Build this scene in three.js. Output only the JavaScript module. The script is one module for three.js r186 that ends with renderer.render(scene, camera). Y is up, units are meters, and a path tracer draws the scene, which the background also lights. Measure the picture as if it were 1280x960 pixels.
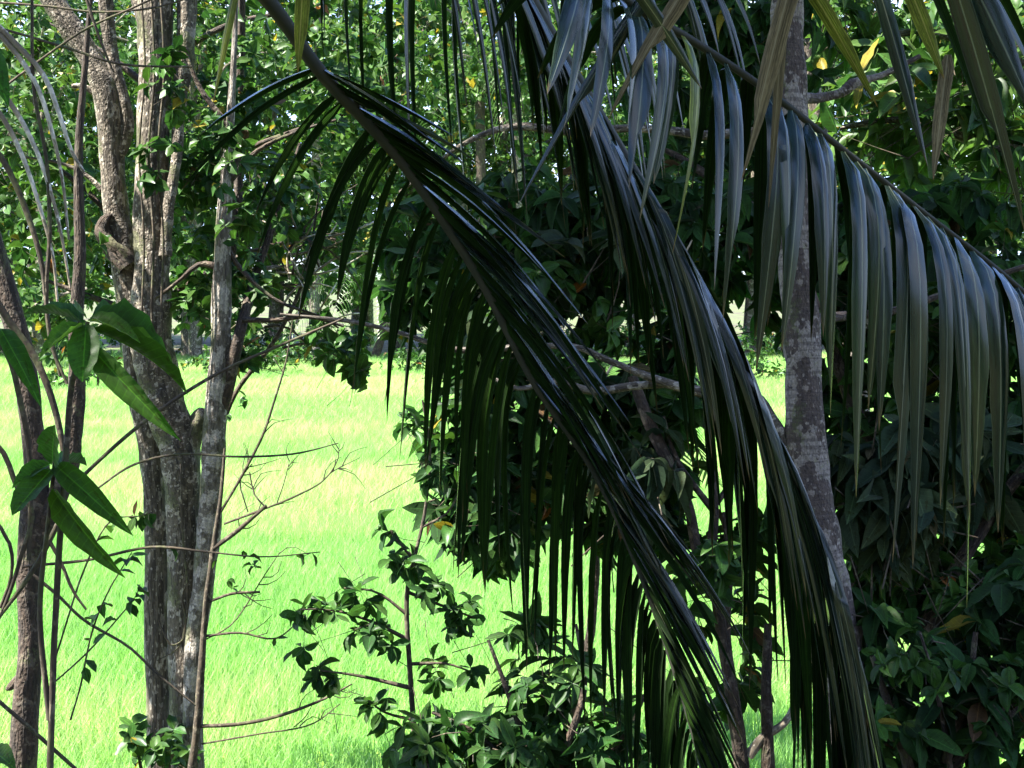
import * as THREE from 'three';
import { mergeGeometries } from 'three/addons/utils/BufferGeometryUtils.js';

// ---------------------------------------------------------------- camera, sky, sun, exposure
const V = (x, y, z) => new THREE.Vector3(x, y, z);
const F = 480 / Math.tan(Math.PI / 12);                    // focal length in photograph pixels (vertical fov 30)
const EYE = V(0, 4.2, 0), PITCH = Math.atan(150 / F);
const scene = new THREE.Scene();
const camera = new THREE.PerspectiveCamera(30, 4 / 3, 0.05, 900);
camera.position.copy(EYE);
camera.rotation.x = -PITCH;

const SUN = V(-0.80, 1.30, 0.18).normalize();
// clear tropical sky with thin scattered cloud, computed once; it lights the scene and shows through the leaves
{
  const w = 512, h = 256, data = new Float32Array(w * h * 4);
  const hs = (x, y, z) => { let n = Math.imul(x, 374761393) ^ Math.imul(y, 668265263) ^ Math.imul(z, 2147483647); n = Math.imul(n ^ (n >>> 13), 1274126177); return ((n ^ (n >>> 16)) >>> 0) / 4294967296; };
  const n3 = (x, y, z) => { const X0 = Math.floor(x), Y0 = Math.floor(y), Z0 = Math.floor(z), f = [x - X0, y - Y0, z - Z0].map((t) => t * t * (3 - 2 * t)); let r = 0; for (let k = 0; k < 8; k++) { const a = k & 1, b = (k >> 1) & 1, c = k >> 2; r += hs(X0 + a, Y0 + b, Z0 + c) * (a ? f[0] : 1 - f[0]) * (b ? f[1] : 1 - f[1]) * (c ? f[2] : 1 - f[2]); } return r; };
  for (let y = 0; y < h; y++) for (let x = 0; x < w; x++) {
    const el = ((y + 0.5) / h - 0.5) * Math.PI, az = (x + 0.5) / w * 2 * Math.PI, d = [Math.cos(el) * Math.cos(az), Math.sin(el), Math.cos(el) * Math.sin(az)];
    const t = Math.pow(1 - Math.max(0, d[1]), 2.2), k = 6 / (0.35 + Math.max(0, d[1]));
    let c = 0, a = 0.5; for (let q = 1; q <= 16; q *= 2) { c += a * n3(20 + d[0] * k * q * 0.35, q + 5, 20 + d[2] * k * q * 0.35); a *= 0.5; }
    const cl = 0.6 * Math.max(0, Math.min(1, (c - 0.5) / 0.16)), o = (y * w + x) * 4;
    [[0.055, 0.30], [0.135, 0.40], [0.40, 0.56]].forEach(([z, hz], i) => { const v = z + (hz - z) * t; data[o + i] = d[1] > 0 ? v + ([0.42, 0.45, 0.5][i] - v) * cl : [0.2, 0.22, 0.2][i]; });
    data[o + 3] = 1;
  }
  const sky = new THREE.DataTexture(data, w, h, THREE.RGBAFormat, THREE.FloatType);
  sky.mapping = THREE.EquirectangularReflectionMapping; sky.magFilter = THREE.LinearFilter; sky.needsUpdate = true;
  scene.background = sky; scene.environment = sky;
}

const sun = new THREE.DirectionalLight(new THREE.Color(1, 0.96, 0.88), 5);
sun.position.copy(SUN).multiplyScalar(60);
sun.castShadow = true;
sun.shadow.mapSize.set(4096, 4096);
Object.assign(sun.shadow.camera, { left: -40, right: 40, top: 40, bottom: -40, near: 1, far: 160 });
scene.add(sun, sun.target);

const renderer = new THREE.WebGLRenderer({ antialias: true });
renderer.setSize(1024, 768);
renderer.toneMapping = THREE.LinearToneMapping;
renderer.toneMappingExposure = 7.0;
renderer.shadowMap.enabled = true;

// ---------------------------------------------------------------- helpers
let seed = 7;
function rnd() { seed = (seed + 0x6d2b79f5) | 0; let t = Math.imul(seed ^ (seed >>> 15), 1 | seed); t = (t + Math.imul(t ^ (t >>> 7), 61 | t)) ^ t; return ((t ^ (t >>> 14)) >>> 0) / 4294967296; }
const rr = (a, b) => a + (b - a) * rnd();
const pick = (a) => a[Math.floor(rnd() * a.length)];
const gauss = () => (rnd() + rnd() + rnd() - 1.5) / 0.75;
const CP = Math.cos(PITCH), SP = Math.sin(PITCH), UP = V(0, 1, 0), DOWN = V(0, -1, 0);
// world point that lies d metres ahead in the direction of photograph pixel (px, py)
function at(px, py, d) {
  const x = (px - 640) / F * d, u = (480 - py) / F * d;
  return V(EYE.x + x, EYE.y - SP * d + CP * u, EYE.z - CP * d - SP * u);
}
function seenAt(p) {
  const dy = p.y - EYE.y, dz = p.z - EYE.z, d = -SP * dy - CP * dz, u = CP * dy - SP * dz;
  return [640 + (p.x - EYE.x) / d * F, 480 - u / d * F, d];
}
const m = (px, d) => px / F * d;                            // pixels at distance d in metres
const randDir = () => { const z = rr(-1, 1), a = rr(0, 6.2832), s = Math.sqrt(1 - z * z); return V(s * Math.cos(a), z, s * Math.sin(a)); };

function hash(x, y, s) { let h = Math.imul(x, 374761393) ^ Math.imul(y, 668265263) ^ Math.imul(s, 1274126177); h = Math.imul(h ^ (h >>> 13), 1274126177); return ((h ^ (h >>> 16)) >>> 0) / 4294967296; }
function vnoise(x, y, per, s, perY = per) {                             // value noise that tiles every per cells
  const xi = Math.floor(x), yi = Math.floor(y), fx = x - xi, fy = y - yi, w = (i) => ((i % per) + per) % per, wy = (i) => ((i % perY) + perY) % perY;
  const sx = fx * fx * (3 - 2 * fx), sy = fy * fy * (3 - 2 * fy);
  const a = hash(w(xi), wy(yi), s), b = hash(w(xi + 1), wy(yi), s), c = hash(w(xi), wy(yi + 1), s), d = hash(w(xi + 1), wy(yi + 1), s);
  return a + (b - a) * sx + (c - a) * sy + (a - b - c + d) * sx * sy;
}
function fbm(u, v, per, oct, s) { let f = 0, a = 0.5, n = 0; for (let i = 0; i < oct; i++) { f += a * vnoise(u * per, v * per, per, s + i); n += a; a *= 0.5; per *= 2; } return f / n; }
function fbm2(u, v, px, py, oct, s) { let f = 0, a = 0.5, n = 0; for (let i = 0; i < oct; i++) { f += a * vnoise(u * px, v * py, px, s + i, py); n += a; a *= 0.5; px *= 2; py *= 2; } return f / n; }
function texture(w, h, fn, srgb = true) {
  const data = new Uint8Array(w * h * 4);
  for (let y = 0; y < h; y++) for (let x = 0; x < w; x++) {
    const c = fn((x + 0.5) / w, (y + 0.5) / h), o = (y * w + x) * 4;
    for (let k = 0; k < 3; k++) data[o + k] = Math.max(0, Math.min(255, c[k]));
    data[o + 3] = 255;
  }
  const t = new THREE.DataTexture(data, w, h);
  t.wrapS = t.wrapT = THREE.RepeatWrapping; t.magFilter = THREE.LinearFilter; t.minFilter = THREE.LinearFilter;
  if (srgb) t.colorSpace = THREE.SRGBColorSpace;
  t.needsUpdate = true;
  return t;
}
const mix = (a, b, t) => a.map((x, i) => x + (b[i] - x) * t);
const step = (a, b, x) => { const t = Math.max(0, Math.min(1, (x - a) / (b - a))); return t * t * (3 - 2 * t); };

const taken = new Map();
function numbered(name) { const n = taken.get(name) || 0; taken.set(name, n + 1); return n ? name + '_' + String(n).padStart(3, '0') : name; }
function thing(name, label, category, base, group) {
  const o = new THREE.Group(); o.name = numbered(name); o.position.copy(base); o.userData = { label, category };
  if (group) o.userData.group = group;
  scene.add(o);
  return o;
}
const top = (o) => { while (o.parent && o.parent !== scene) o = o.parent; return o; };
function part(parent, name, geometry, material) {           // geometry in world coordinates
  const o = new THREE.Mesh(geometry, material); o.name = name; o.castShadow = o.receiveShadow = true;
  const b = top(parent).position; geometry.translate(-b.x, -b.y, -b.z);
  parent.add(o);
  return o;
}

// tapered, slightly lumpy tube through points; uv in metres
function tube(pts, radii, { seg = 10, per = 0.08, lump = 0, ring = 0 } = {}) {
  const curve = new THREE.CatmullRomCurve3(pts, false, 'centripetal'), len = curve.getLength();
  const n = Math.max(2, Math.min(140, Math.ceil(len / per))), pos = [], uv = [], idx = [];
  let ref = Math.abs(curve.getTangent(0).y) > 0.9 ? V(1, 0, 0) : V(0, 1, 0);
  const s0 = rr(0, 50), N = radii.length - 1, rMax = Math.max(...radii);
  for (let i = 0; i <= n; i++) {
    const t = i / n, p = curve.getPoint(t), T = curve.getTangent(t), k = Math.min(N - 1e-6, t * N), k0 = Math.floor(k);
    let r = radii[k0] + (radii[k0 + 1] - radii[k0]) * (k - k0);
    const A = ref.clone().addScaledVector(T, -ref.dot(T)).normalize(), B = T.clone().cross(A); ref = A;
    if (ring) r *= 1 + ring * (hash(i, 3, 5) - 0.5);
    for (let j = 0; j <= seg; j++) {
      const a = (j % seg) / seg * 6.28319, q = lump ? 1 + lump * (vnoise(s0 + Math.cos(a) * 1.6 + i * 0.23, s0 + Math.sin(a) * 1.6 + i * 0.31, 9999, 11) - 0.5) * 2 : 1;
      const v = p.clone().addScaledVector(A, Math.cos(a) * r * q).addScaledVector(B, Math.sin(a) * r * q);
      pos.push(v.x, v.y, v.z); uv.push(j / seg * 6.28 * rMax, t * len);
    }
  }
  for (let i = 0; i < n; i++) for (let j = 0; j < seg; j++) { const a = i * (seg + 1) + j, b = a + seg + 1; idx.push(a, b, a + 1, b, b + 1, a + 1); }
  const g = new THREE.BufferGeometry();
  g.setAttribute('position', new THREE.Float32BufferAttribute(pos, 3)); g.setAttribute('uv', new THREE.Float32BufferAttribute(uv, 2)); g.setIndex(idx); g.computeVertexNormals();
  return g;
}
// list of [px, py, half-width px] at distance d (or fourth value) -> tube geometry
function stem(list, d, o) { return tube(list.map((q) => at(q[0], q[1], q[3] ?? d)), list.map((q) => m(q[2], q[3] ?? d)), o); }

// ---------------------------------------------------------------- materials
const C = (r, g, b) => new THREE.Color().setRGB(r, g, b);
function barkTexture(s, base, dark, pale, paleAt, rings, streak) {
  return texture(512, 512, (u, v) => {
    const fine = fbm(u, v, 48, 4, s), st = fbm2(u, v, 30, 7, 4, s + 7), patch = fbm(u, v, 5, 5, s + 20), spot = fbm(u, v, 26, 4, s + 31), mossy = fbm(u, v, 4, 5, s + 70);
    let c = mix(base, dark, step(0.42, 0.72, streak * st + (1 - streak) * fine));
    c = mix(c, dark, 0.8 * (1 - step(0.0, 0.035, Math.abs(fbm2(u, v, 18, 4, 4, s + 90) - 0.5))) * streak);   // fissures
    c = mix(c, pale, 0.8 * step(paleAt, paleAt + 0.04, patch + 0.3 * (spot - 0.5)));                           // lichen crusts
    c = mix(c, pale, 0.7 * step(0.64, 0.68, spot));
    c = mix(c, [66, 70, 40], 0.6 * step(0.58, 0.66, mossy + 0.25 * (fine - 0.5)));                             // moss
    c = mix(c, dark, rings * step(0.6, 0.7, fbm2(u, v, 3, 40, 2, s + 50)));
    const k = 0.6 + 0.8 * fine;
    return c.map((x) => x * k);
  });
}
function bark(s, base, dark, pale, paleAt, rings = 0, streak = 0.6, bump = 0.02) {
  const t = barkTexture(s, base, dark, pale, paleAt, rings, streak); t.repeat.set(1 / 0.6, 1 / 0.6);
  const b = texture(400, 400, (u, v) => { const f = 255 * (0.35 * fbm(u, v, 40, 4, s + 3) + 0.25 * fbm(u, v, 8, 3, s + 4) + 0.4 * streak * step(0, 0.1, Math.abs(fbm2(u, v, 18, 4, 4, s + 90) - 0.5)) + (rings ? 0.12 : 0) * fbm2(u, v, 3, 40, 2, s + 50)); return [f, f, f]; }, false); b.repeat.set(1 / 0.6, 1 / 0.6);
  return new THREE.MeshStandardMaterial({ map: t, bumpMap: b, bumpScale: bump, roughness: 0.95 });
}
const M = {
  paleBark: bark(3, [92, 83, 71], [42, 36, 29], [150, 142, 129], 0.54),
  whiteBark: bark(503, [104, 96, 86], [54, 47, 40], [158, 150, 140], 0.53),
  ringBark: bark(101, [80, 68, 61], [40, 33, 30], [128, 119, 110], 0.54, 0.3, 0.3),
  brownBark: bark(202, [64, 51, 40], [32, 26, 21], [88, 79, 67], 0.64),
  twig: bark(303, [70, 60, 46], [38, 32, 25], [98, 90, 74], 0.66, 0, 0.6, 0.003),
  paleTwig: bark(404, [158, 146, 126], [98, 88, 74], [196, 190, 176], 0.6, 0, 0.6, 0.003),
};
// broad leaf: pale midrib and side veins, small blotches
const veinTex = texture(96, 192, (u, v) => {
  const x = Math.abs(u - 0.5) * 2, side = Math.abs((((v * 11 - x * 1.6) % 1) + 1) % 1 - 0.5) * 2;
  let k = 176 + 50 * (fbm(u, v, 6, 4, 900) - 0.5) + 26 * (fbm(u, v, 30, 2, 910) - 0.5);
  k += 42 * step(0.86, 0.97, side) * (1 - x * 0.5) + 70 * (1 - step(0.02, 0.07, x));
  const hole = step(0.74, 0.8, fbm(u, v, 9, 3, 930));
  return mix([k, k, k * 0.96], [150, 120, 60], 0.6 * hole);
});
const veinBump = texture(96, 192, (u, v) => {
  const x = Math.abs(u - 0.5) * 2, side = Math.abs((((v * 11 - x * 1.6) % 1) + 1) % 1 - 0.5) * 2;
  const k = 120 + 60 * (1 - side) + 40 * fbm(u, v, 8, 3, 940) - 60 * (1 - step(0.0, 0.06, x)); return [k, k, k];
}, false);
function leafFamily(r, g, b, { spread = 0.25, coat = 0.35, rough = 0.4, through = 0.35, odd = [], bump = 0.0012, oddShare = 0.05 } = {}) {
  const tints = [];
  for (let i = 0; i < 5; i++) { const k = 1 + spread * (i / 2 - 1), w = 1 + 0.16 * ((i * 2) % 5 - 2) / 2; tints.push([r * k * w, g * k, b * k / w]); }
  for (const o of odd) tints.push(o);
  const make = (color, vc) => new THREE.MeshPhysicalMaterial({ color, vertexColors: vc, map: veinTex, bumpMap: bump ? veinBump : null, bumpScale: bump, roughness: 1, specularIntensity: 0.15, transmission: through, thickness: 0, clearcoat: coat, clearcoatRoughness: rough, side: THREE.DoubleSide });
  return { tints, odd: odd.length, oddShare, single: tints.map((t) => make(C(...t), false)), merged: make(C(1, 1, 1), true) };
}
const YEL = [0.42, 0.34, 0.03], ORA = [0.42, 0.16, 0.03], BRN = [0.16, 0.09, 0.04];
const FAM = {
  dusty: leafFamily(0.06, 0.1, 0.046, { spread: 0.3, coat: 0.12, rough: 0.5, odd: [[0.15, 0.13, 0.06]], oddShare: 0.03 }),
  dark: leafFamily(0.038, 0.115, 0.022, { spread: 0.45, coat: 0.14, rough: 0.4, through: 0.45, odd: [YEL, BRN], oddShare: 0.02 }),
  mid: leafFamily(0.055, 0.155, 0.022, { spread: 0.35, coat: 0.3, rough: 0.35, odd: [YEL, ORA, BRN], oddShare: 0.025 }),
  bright: leafFamily(0.085, 0.2, 0.03, { spread: 0.3, coat: 0.4, odd: [YEL], oddShare: 0.03, through: 0.45 }),
  sapling: leafFamily(0.085, 0.24, 0.016, { spread: 0.2, coat: 0.3, rough: 0.35, through: 0.6, bump: 0.004 }),
  fresh: leafFamily(0.05, 0.15, 0.024, { spread: 0.3, coat: 0.25, rough: 0.4, through: 0.45 }),
};
// palm leaflet: fine parallel veins, pale midrib, brown tip
const palmTex = (s, blade, rib, tip) => texture(64, 512, (u, v) => {
  const x = Math.abs(u - 0.5) * 2, line = vnoise(u * 30, v * 3, 999, s), bl = fbm(u, v, 7, 4, s + 9), fl = fbm(u, v, 40, 2, s + 12);
  let c = blade.map((k) => k * (0.7 + 0.4 * line + 0.5 * (bl - 0.5) + 0.4 * (fl - 0.5)));
  c = mix(c, rib, 0.85 * (1 - step(0.03, 0.1, x)));
  c = mix(c, rib, 0.35 * step(0.9, 0.98, x));
  return mix(c, tip, step(0.9, 0.98, v + 0.16 * (bl - 0.5)) * 0.8);
});
const ribBump = texture(128, 256, (u, v) => { const k = 128 + 90 * Math.sin(u * 6.2832 * 9) + 60 * (fbm2(u, v, 16, 8, 3, 1500) - 0.5); return [k, k, k]; }, false);
const palmMat = (map, coat = 1, through = 0.3) => new THREE.MeshPhysicalMaterial({ map, bumpMap: ribBump, bumpScale: 0.0005, roughness: 1, specularIntensity: 0.1, transmission: through, thickness: 0, clearcoat: coat, clearcoatRoughness: 0.2, side: THREE.DoubleSide });
const faces = (s, upper, under, rib, tip, coat = 1) => [palmMat(palmTex(s, upper, rib, tip), coat, 0.2), palmMat(palmTex(s + 20, under, under.map((k) => k * 1.3), tip), 0, 0.5)];
const PALM = [
  faces(1000, [30, 47, 32], [36, 62, 20], [124, 128, 104], [120, 96, 60]),
  faces(1040, [24, 40, 29], [30, 52, 18], [116, 122, 102], [110, 88, 56]),
  faces(1080, [36, 54, 30], [42, 70, 20], [130, 134, 104], [128, 100, 60]),
  faces(1200, [33, 47, 36], [34, 58, 20], [120, 124, 108], [132, 108, 72]),
];
const PALM_YELLOW = faces(1120, [112, 122, 46], [112, 122, 46], [168, 160, 92], [140, 104, 60], 0.4);
const PALM_DRY = faces(1160, [118, 106, 80], [118, 106, 80], [150, 140, 112], [120, 96, 66], 0.1);
const RACHIS = new THREE.MeshPhysicalMaterial({ map: texture(64, 256, (u, v) => { const k = fbm(u, v, 16, 4, 1200); return mix([24, 30, 20], [48, 44, 32], k); }), roughness: 0.75 });

// ---------------------------------------------------------------- leaves
function protoLeaf(shape, n, fold, curl) {                  // unit leaf: base at origin, tip at y = 1, half-widths +-0.5, upper face +z
  const pos = [], uv = [], idx = [];
  const w = { lance: (s) => Math.pow(Math.sin(Math.PI * Math.pow(s, 0.85)), 0.8) * (1 - 0.25 * s), oval: (s) => Math.pow(Math.sin(Math.PI * Math.pow(s, 0.95)), 0.62), obov: (s) => Math.pow(Math.sin(Math.PI * Math.pow(s, 1.35)), 0.7) }[shape];
  for (let i = 0; i <= n; i++) {
    const s = i / n, hw = i === 0 || i === n ? 0 : 0.5 * w(s), y = s - 0.16 * curl * s * s, z = -curl * s * s * 0.55, wob = 0.02 * Math.sin(i * 2.4 + curl * 9);
    pos.push(-hw, y, z + fold * hw + wob, 0, y, z, hw, y, z + fold * hw - wob);
    uv.push(0.5 - hw, s, 0.5, s, 0.5 + hw, s);
  }
  for (let i = 0; i < n; i++) {
    const a = i * 3, b = a + 3;
    if (i > 0) idx.push(a, a + 1, b, a + 1, a + 2, b + 2);
    if (i < n - 1 || i === 0) idx.push(a + 1, b + 1, b); else idx.push(a + 1, b + 1, a);
    if (i < n - 1) idx.push(a + 1, b + 2, b + 1);
  }
  idx.length = 0;
  for (let i = 0; i < n; i++) {
    const a = i * 3, b = a + 3;
    if (i > 0) idx.push(a, a + 1, b + 1, a + 1, a + 2, b + 1);
    if (i < n - 1) idx.push(a, b + 1, b, a + 2, b + 2, b + 1);
  }
  const g = new THREE.BufferGeometry();
  g.setAttribute('position', new THREE.Float32BufferAttribute(pos, 3)); g.setAttribute('uv', new THREE.Float32BufferAttribute(uv, 2)); g.setIndex(idx); g.computeVertexNormals();
  return g;
}
const protos = (shape, n) => [protoLeaf(shape, n, 0.25, 0.25), protoLeaf(shape, n, 0.45, 0.55), protoLeaf(shape, n, 0.1, 0.1), protoLeaf(shape, n, 0.35, -0.12), protoLeaf(shape, n, 0.5, 0.85)];
const LANCE = protos('lance', 6), OVAL = protos('oval', 5), OBOV = protos('obov', 5), SMALL = protos('oval', 3), TINY = [protoLeaf('oval', 2, 0.3, 0.2), protoLeaf('oval', 2, 0.2, -0.1)];

const X = V(0, 0, 0), Z = V(0, 0, 0);
function addLeaf(list, pos, axis, normal, L, W, set, fam) {
  const Y = axis.clone().normalize();
  Z.copy(normal).addScaledVector(Y, -normal.dot(Y));
  if (Z.lengthSq() < 1e-5) Z.set(Y.y, -Y.x, 0.1);
  Z.normalize(); X.copy(Y).cross(Z);
  const mat = new THREE.Matrix4().makeBasis(X.clone().multiplyScalar(W), Y.multiplyScalar(L), Z.clone().multiplyScalar(L)).setPosition(pos);
  const tint = fam.odd && rnd() < fam.oddShare ? 5 + Math.floor(rnd() * fam.odd) : Math.floor(rnd() * 5);
  list.push({ geo: pick(set), mat, tint, pos, L });
}
// a whorl of leaves round a twig end
function whorl(list, p, out, n, L, ratio, droop, set, fam) {
  const a0 = rr(0, 6.28), side = V(out.y, -out.x, 0.3).cross(out).normalize(), oth = out.clone().cross(side);
  for (let i = 0; i < n; i++) {
    const a = a0 + i * 2.4 + rr(-0.3, 0.3), rad = side.clone().multiplyScalar(Math.cos(a)).addScaledVector(oth, Math.sin(a));
    const axis = rad.clone().multiplyScalar(0.9).addScaledVector(out, rr(0.1, 0.8)).addScaledVector(DOWN, droop * rr(0.5, 1.3)).normalize();
    const l = L * rr(0.55, 1.3);
    addLeaf(list, p.clone().addScaledVector(out, -l * 0.25 * rnd()), axis, out.clone().multiplyScalar(0.7).addScaledVector(UP, 0.6).addScaledVector(randDir(), 0.45), l, l * ratio * rr(0.85, 1.15), set, fam);
  }
}
// N leaves that show largest become meshes of their own, the rest one foliage part
const off = new THREE.Vector3();
function foliage(tree, leaves, fam, N, minPx = 10) {
  const base = top(tree).position;
  let single = [];
  if (N) {
    const c = [];
    leaves.forEach((l, i) => { const [x, y, d] = seenAt(l.pos); if (d > 0.3 && x > -10 && x < 1290 && y > -10 && y < 970 && l.L / d * F >= minPx) c.push([d - l.L * 0.5, i]); });
    c.sort((a, b) => a[0] - b[0]);
    single = c.slice(0, N).map((q) => q[1]);
  }
  const own = new Set(single);
  for (const i of single) {
    const l = leaves[i], o = new THREE.Mesh(l.geo, fam.single[l.tint]); o.name = 'leaf'; o.castShadow = o.receiveShadow = true;
    l.mat.decompose(o.position, o.quaternion, o.scale); o.position.sub(base); tree.add(o);
  }
  let nv = 0, ni = 0;
  leaves.forEach((l, i) => { if (!own.has(i)) { nv += l.geo.attributes.position.count; ni += l.geo.index.count; } });
  if (!nv) return;
  const pos = new Float32Array(nv * 3), uv = new Float32Array(nv * 2), col = new Float32Array(nv * 3), idx = new Uint32Array(ni);
  let v = 0, k = 0;
  leaves.forEach((l, i) => {
    if (own.has(i)) return;
    const p = l.geo.attributes.position, t = l.geo.attributes.uv, x = l.geo.index, c = fam.tints[l.tint];
    for (let j = 0; j < x.count; j++) idx[k++] = x.getX(j) + v;
    for (let j = 0; j < p.count; j++, v++) {
      off.fromBufferAttribute(p, j).applyMatrix4(l.mat).sub(base).toArray(pos, v * 3);
      uv[v * 2] = t.getX(j); uv[v * 2 + 1] = t.getY(j); col.set(c, v * 3);
    }
  });
  const g = new THREE.BufferGeometry();
  g.setAttribute('position', new THREE.BufferAttribute(pos, 3)); g.setAttribute('uv', new THREE.BufferAttribute(uv, 2)); g.setAttribute('color', new THREE.BufferAttribute(col, 3)); g.setIndex(new THREE.BufferAttribute(idx, 1)); g.computeVertexNormals();
  const o = new THREE.Mesh(g, fam.merged); o.name = 'foliage'; o.userData.kind = 'stuff'; o.castShadow = o.receiveShadow = true;
  tree.add(o);
}
// ellipsoid of leaf clusters: blob = [centre, rx, ry, rz, clusters]; twigs collected in tw
function fillBlob(list, tw, [c, rx, ry, rz, n], o, fam) {
  for (let i = 0; i < n; i++) {
    const d = randDir(), r = Math.pow(rnd(), o.shell ?? 0.45);
    const p = V(c.x + d.x * rx * r, c.y + d.y * ry * r, c.z + d.z * rz * r);
    const out = d.clone().addScaledVector(UP, o.lift ?? 0.3).addScaledVector(randDir(), 0.5).normalize();
    whorl(list, p, out, Math.round(rr(o.n[0], o.n[1])), o.L, o.ratio, o.droop, o.set, fam);
    if (tw && rnd() < (o.twig ?? 0.5)) { const q = p.clone().addScaledVector(out, -o.L * rr(1.5, 3.5)).addScaledVector(randDir(), o.L * 0.5); tw.push(tube([q, q.clone().lerp(p, 0.5).addScaledVector(randDir(), o.L * 0.15), p], [o.L * 0.02, o.L * 0.014, o.L * 0.008], { seg: 4, per: 0.12 })); }
  }
}
const blobAt = (px, py, d, rx, ry, rz, n) => [at(px, py, d), m(rx, d), m(ry, d), rz, n];
function crown(tree, blobs, o, fam, N, twigMat = M.twig) {
  const list = [], tw = [];
  for (const b of blobs) fillBlob(list, o.noTwigs ? null : tw, b, o, fam);
  foliage(tree, list, fam, N);
  if (tw.length) { const t = part(tree, 'twigs', mergeGeometries(tw), twigMat); t.userData.kind = 'stuff'; }
}

// ---------------------------------------------------------------- ground and paddy field
// bank under the camera and the trees, flat paddy beyond
function groundY(x, z) {
  const d = -z, a = step(10.5, 7, d) * 1.0 + step(8, 1.5, d) * 1.55;
  return a + 9 * step(-3, -26, d) + (d < 12 ? 0.25 * (fbm(x * 0.05 + 0.5, z * 0.05 + 0.5, 16, 3, 61) - 0.5) * step(12, 9, d) : 0);
}
{
  const xs = [], zs = [];
  for (let x = -300; x <= 300; x += Math.abs(x) < 16 ? 0.8 : 20) xs.push(x);
  for (let z = 60; z >= -400; z -= z < 8 && z > -16 ? 0.6 : 16) zs.push(z);
  const pos = [], uv = [], idx = [];
  for (const z of zs) for (const x of xs) { pos.push(x, groundY(x, z), z); uv.push(x, z); }
  for (let i = 0; i < zs.length - 1; i++) for (let j = 0; j < xs.length - 1; j++) { const a = i * xs.length + j, b = a + xs.length; idx.push(a, a + 1, b, a + 1, b + 1, b); }
  const g = new THREE.BufferGeometry(); g.setAttribute('position', new THREE.Float32BufferAttribute(pos, 3)); g.setAttribute('uv', new THREE.Float32BufferAttribute(uv, 2)); g.setIndex(idx); g.computeVertexNormals();
  const t = texture(512, 512, (u, v) => { const a = fbm(u, v, 6, 6, 70), b = fbm(u, v, 40, 3, 80); return mix([62, 54, 38], [70, 84, 36], step(0.4, 0.62, a)).map((x) => x * (0.75 + 0.5 * b)); }); t.repeat.set(0.25, 0.25);
  const o = new THREE.Mesh(g, new THREE.MeshStandardMaterial({ map: t, roughness: 1 })); o.name = 'ground'; o.receiveShadow = true; o.userData.kind = 'structure'; scene.add(o);
}
const FIELD = { x0: -45, x1: 45, z0: -10.6, z1: -64 };
{
  const g = new THREE.PlaneGeometry(90, 53.4, 1, 1); g.rotateX(-Math.PI / 2);
  const uv = g.attributes.uv; for (let i = 0; i < uv.count; i++) uv.setXY(i, uv.getX(i) * 90, uv.getY(i) * 53.4);
  const t = texture(512, 512, (u, v) => { const a = fbm(u, v, 8, 5, 90), b = fbm(u, v, 60, 2, 95); return mix([96, 132, 44], [120, 150, 54], step(0.35, 0.65, a)).map((x) => x * (0.7 + 0.6 * b)); }); t.repeat.set(0.2, 0.2);
  const o = new THREE.Mesh(g, new THREE.MeshStandardMaterial({ map: t, roughness: 0.9 })); o.name = 'paddy_field'; o.position.set(0, 0.006, (FIELD.z0 + FIELD.z1) / 2); o.receiveShadow = true; o.userData.kind = 'structure'; scene.add(o);
}
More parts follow.
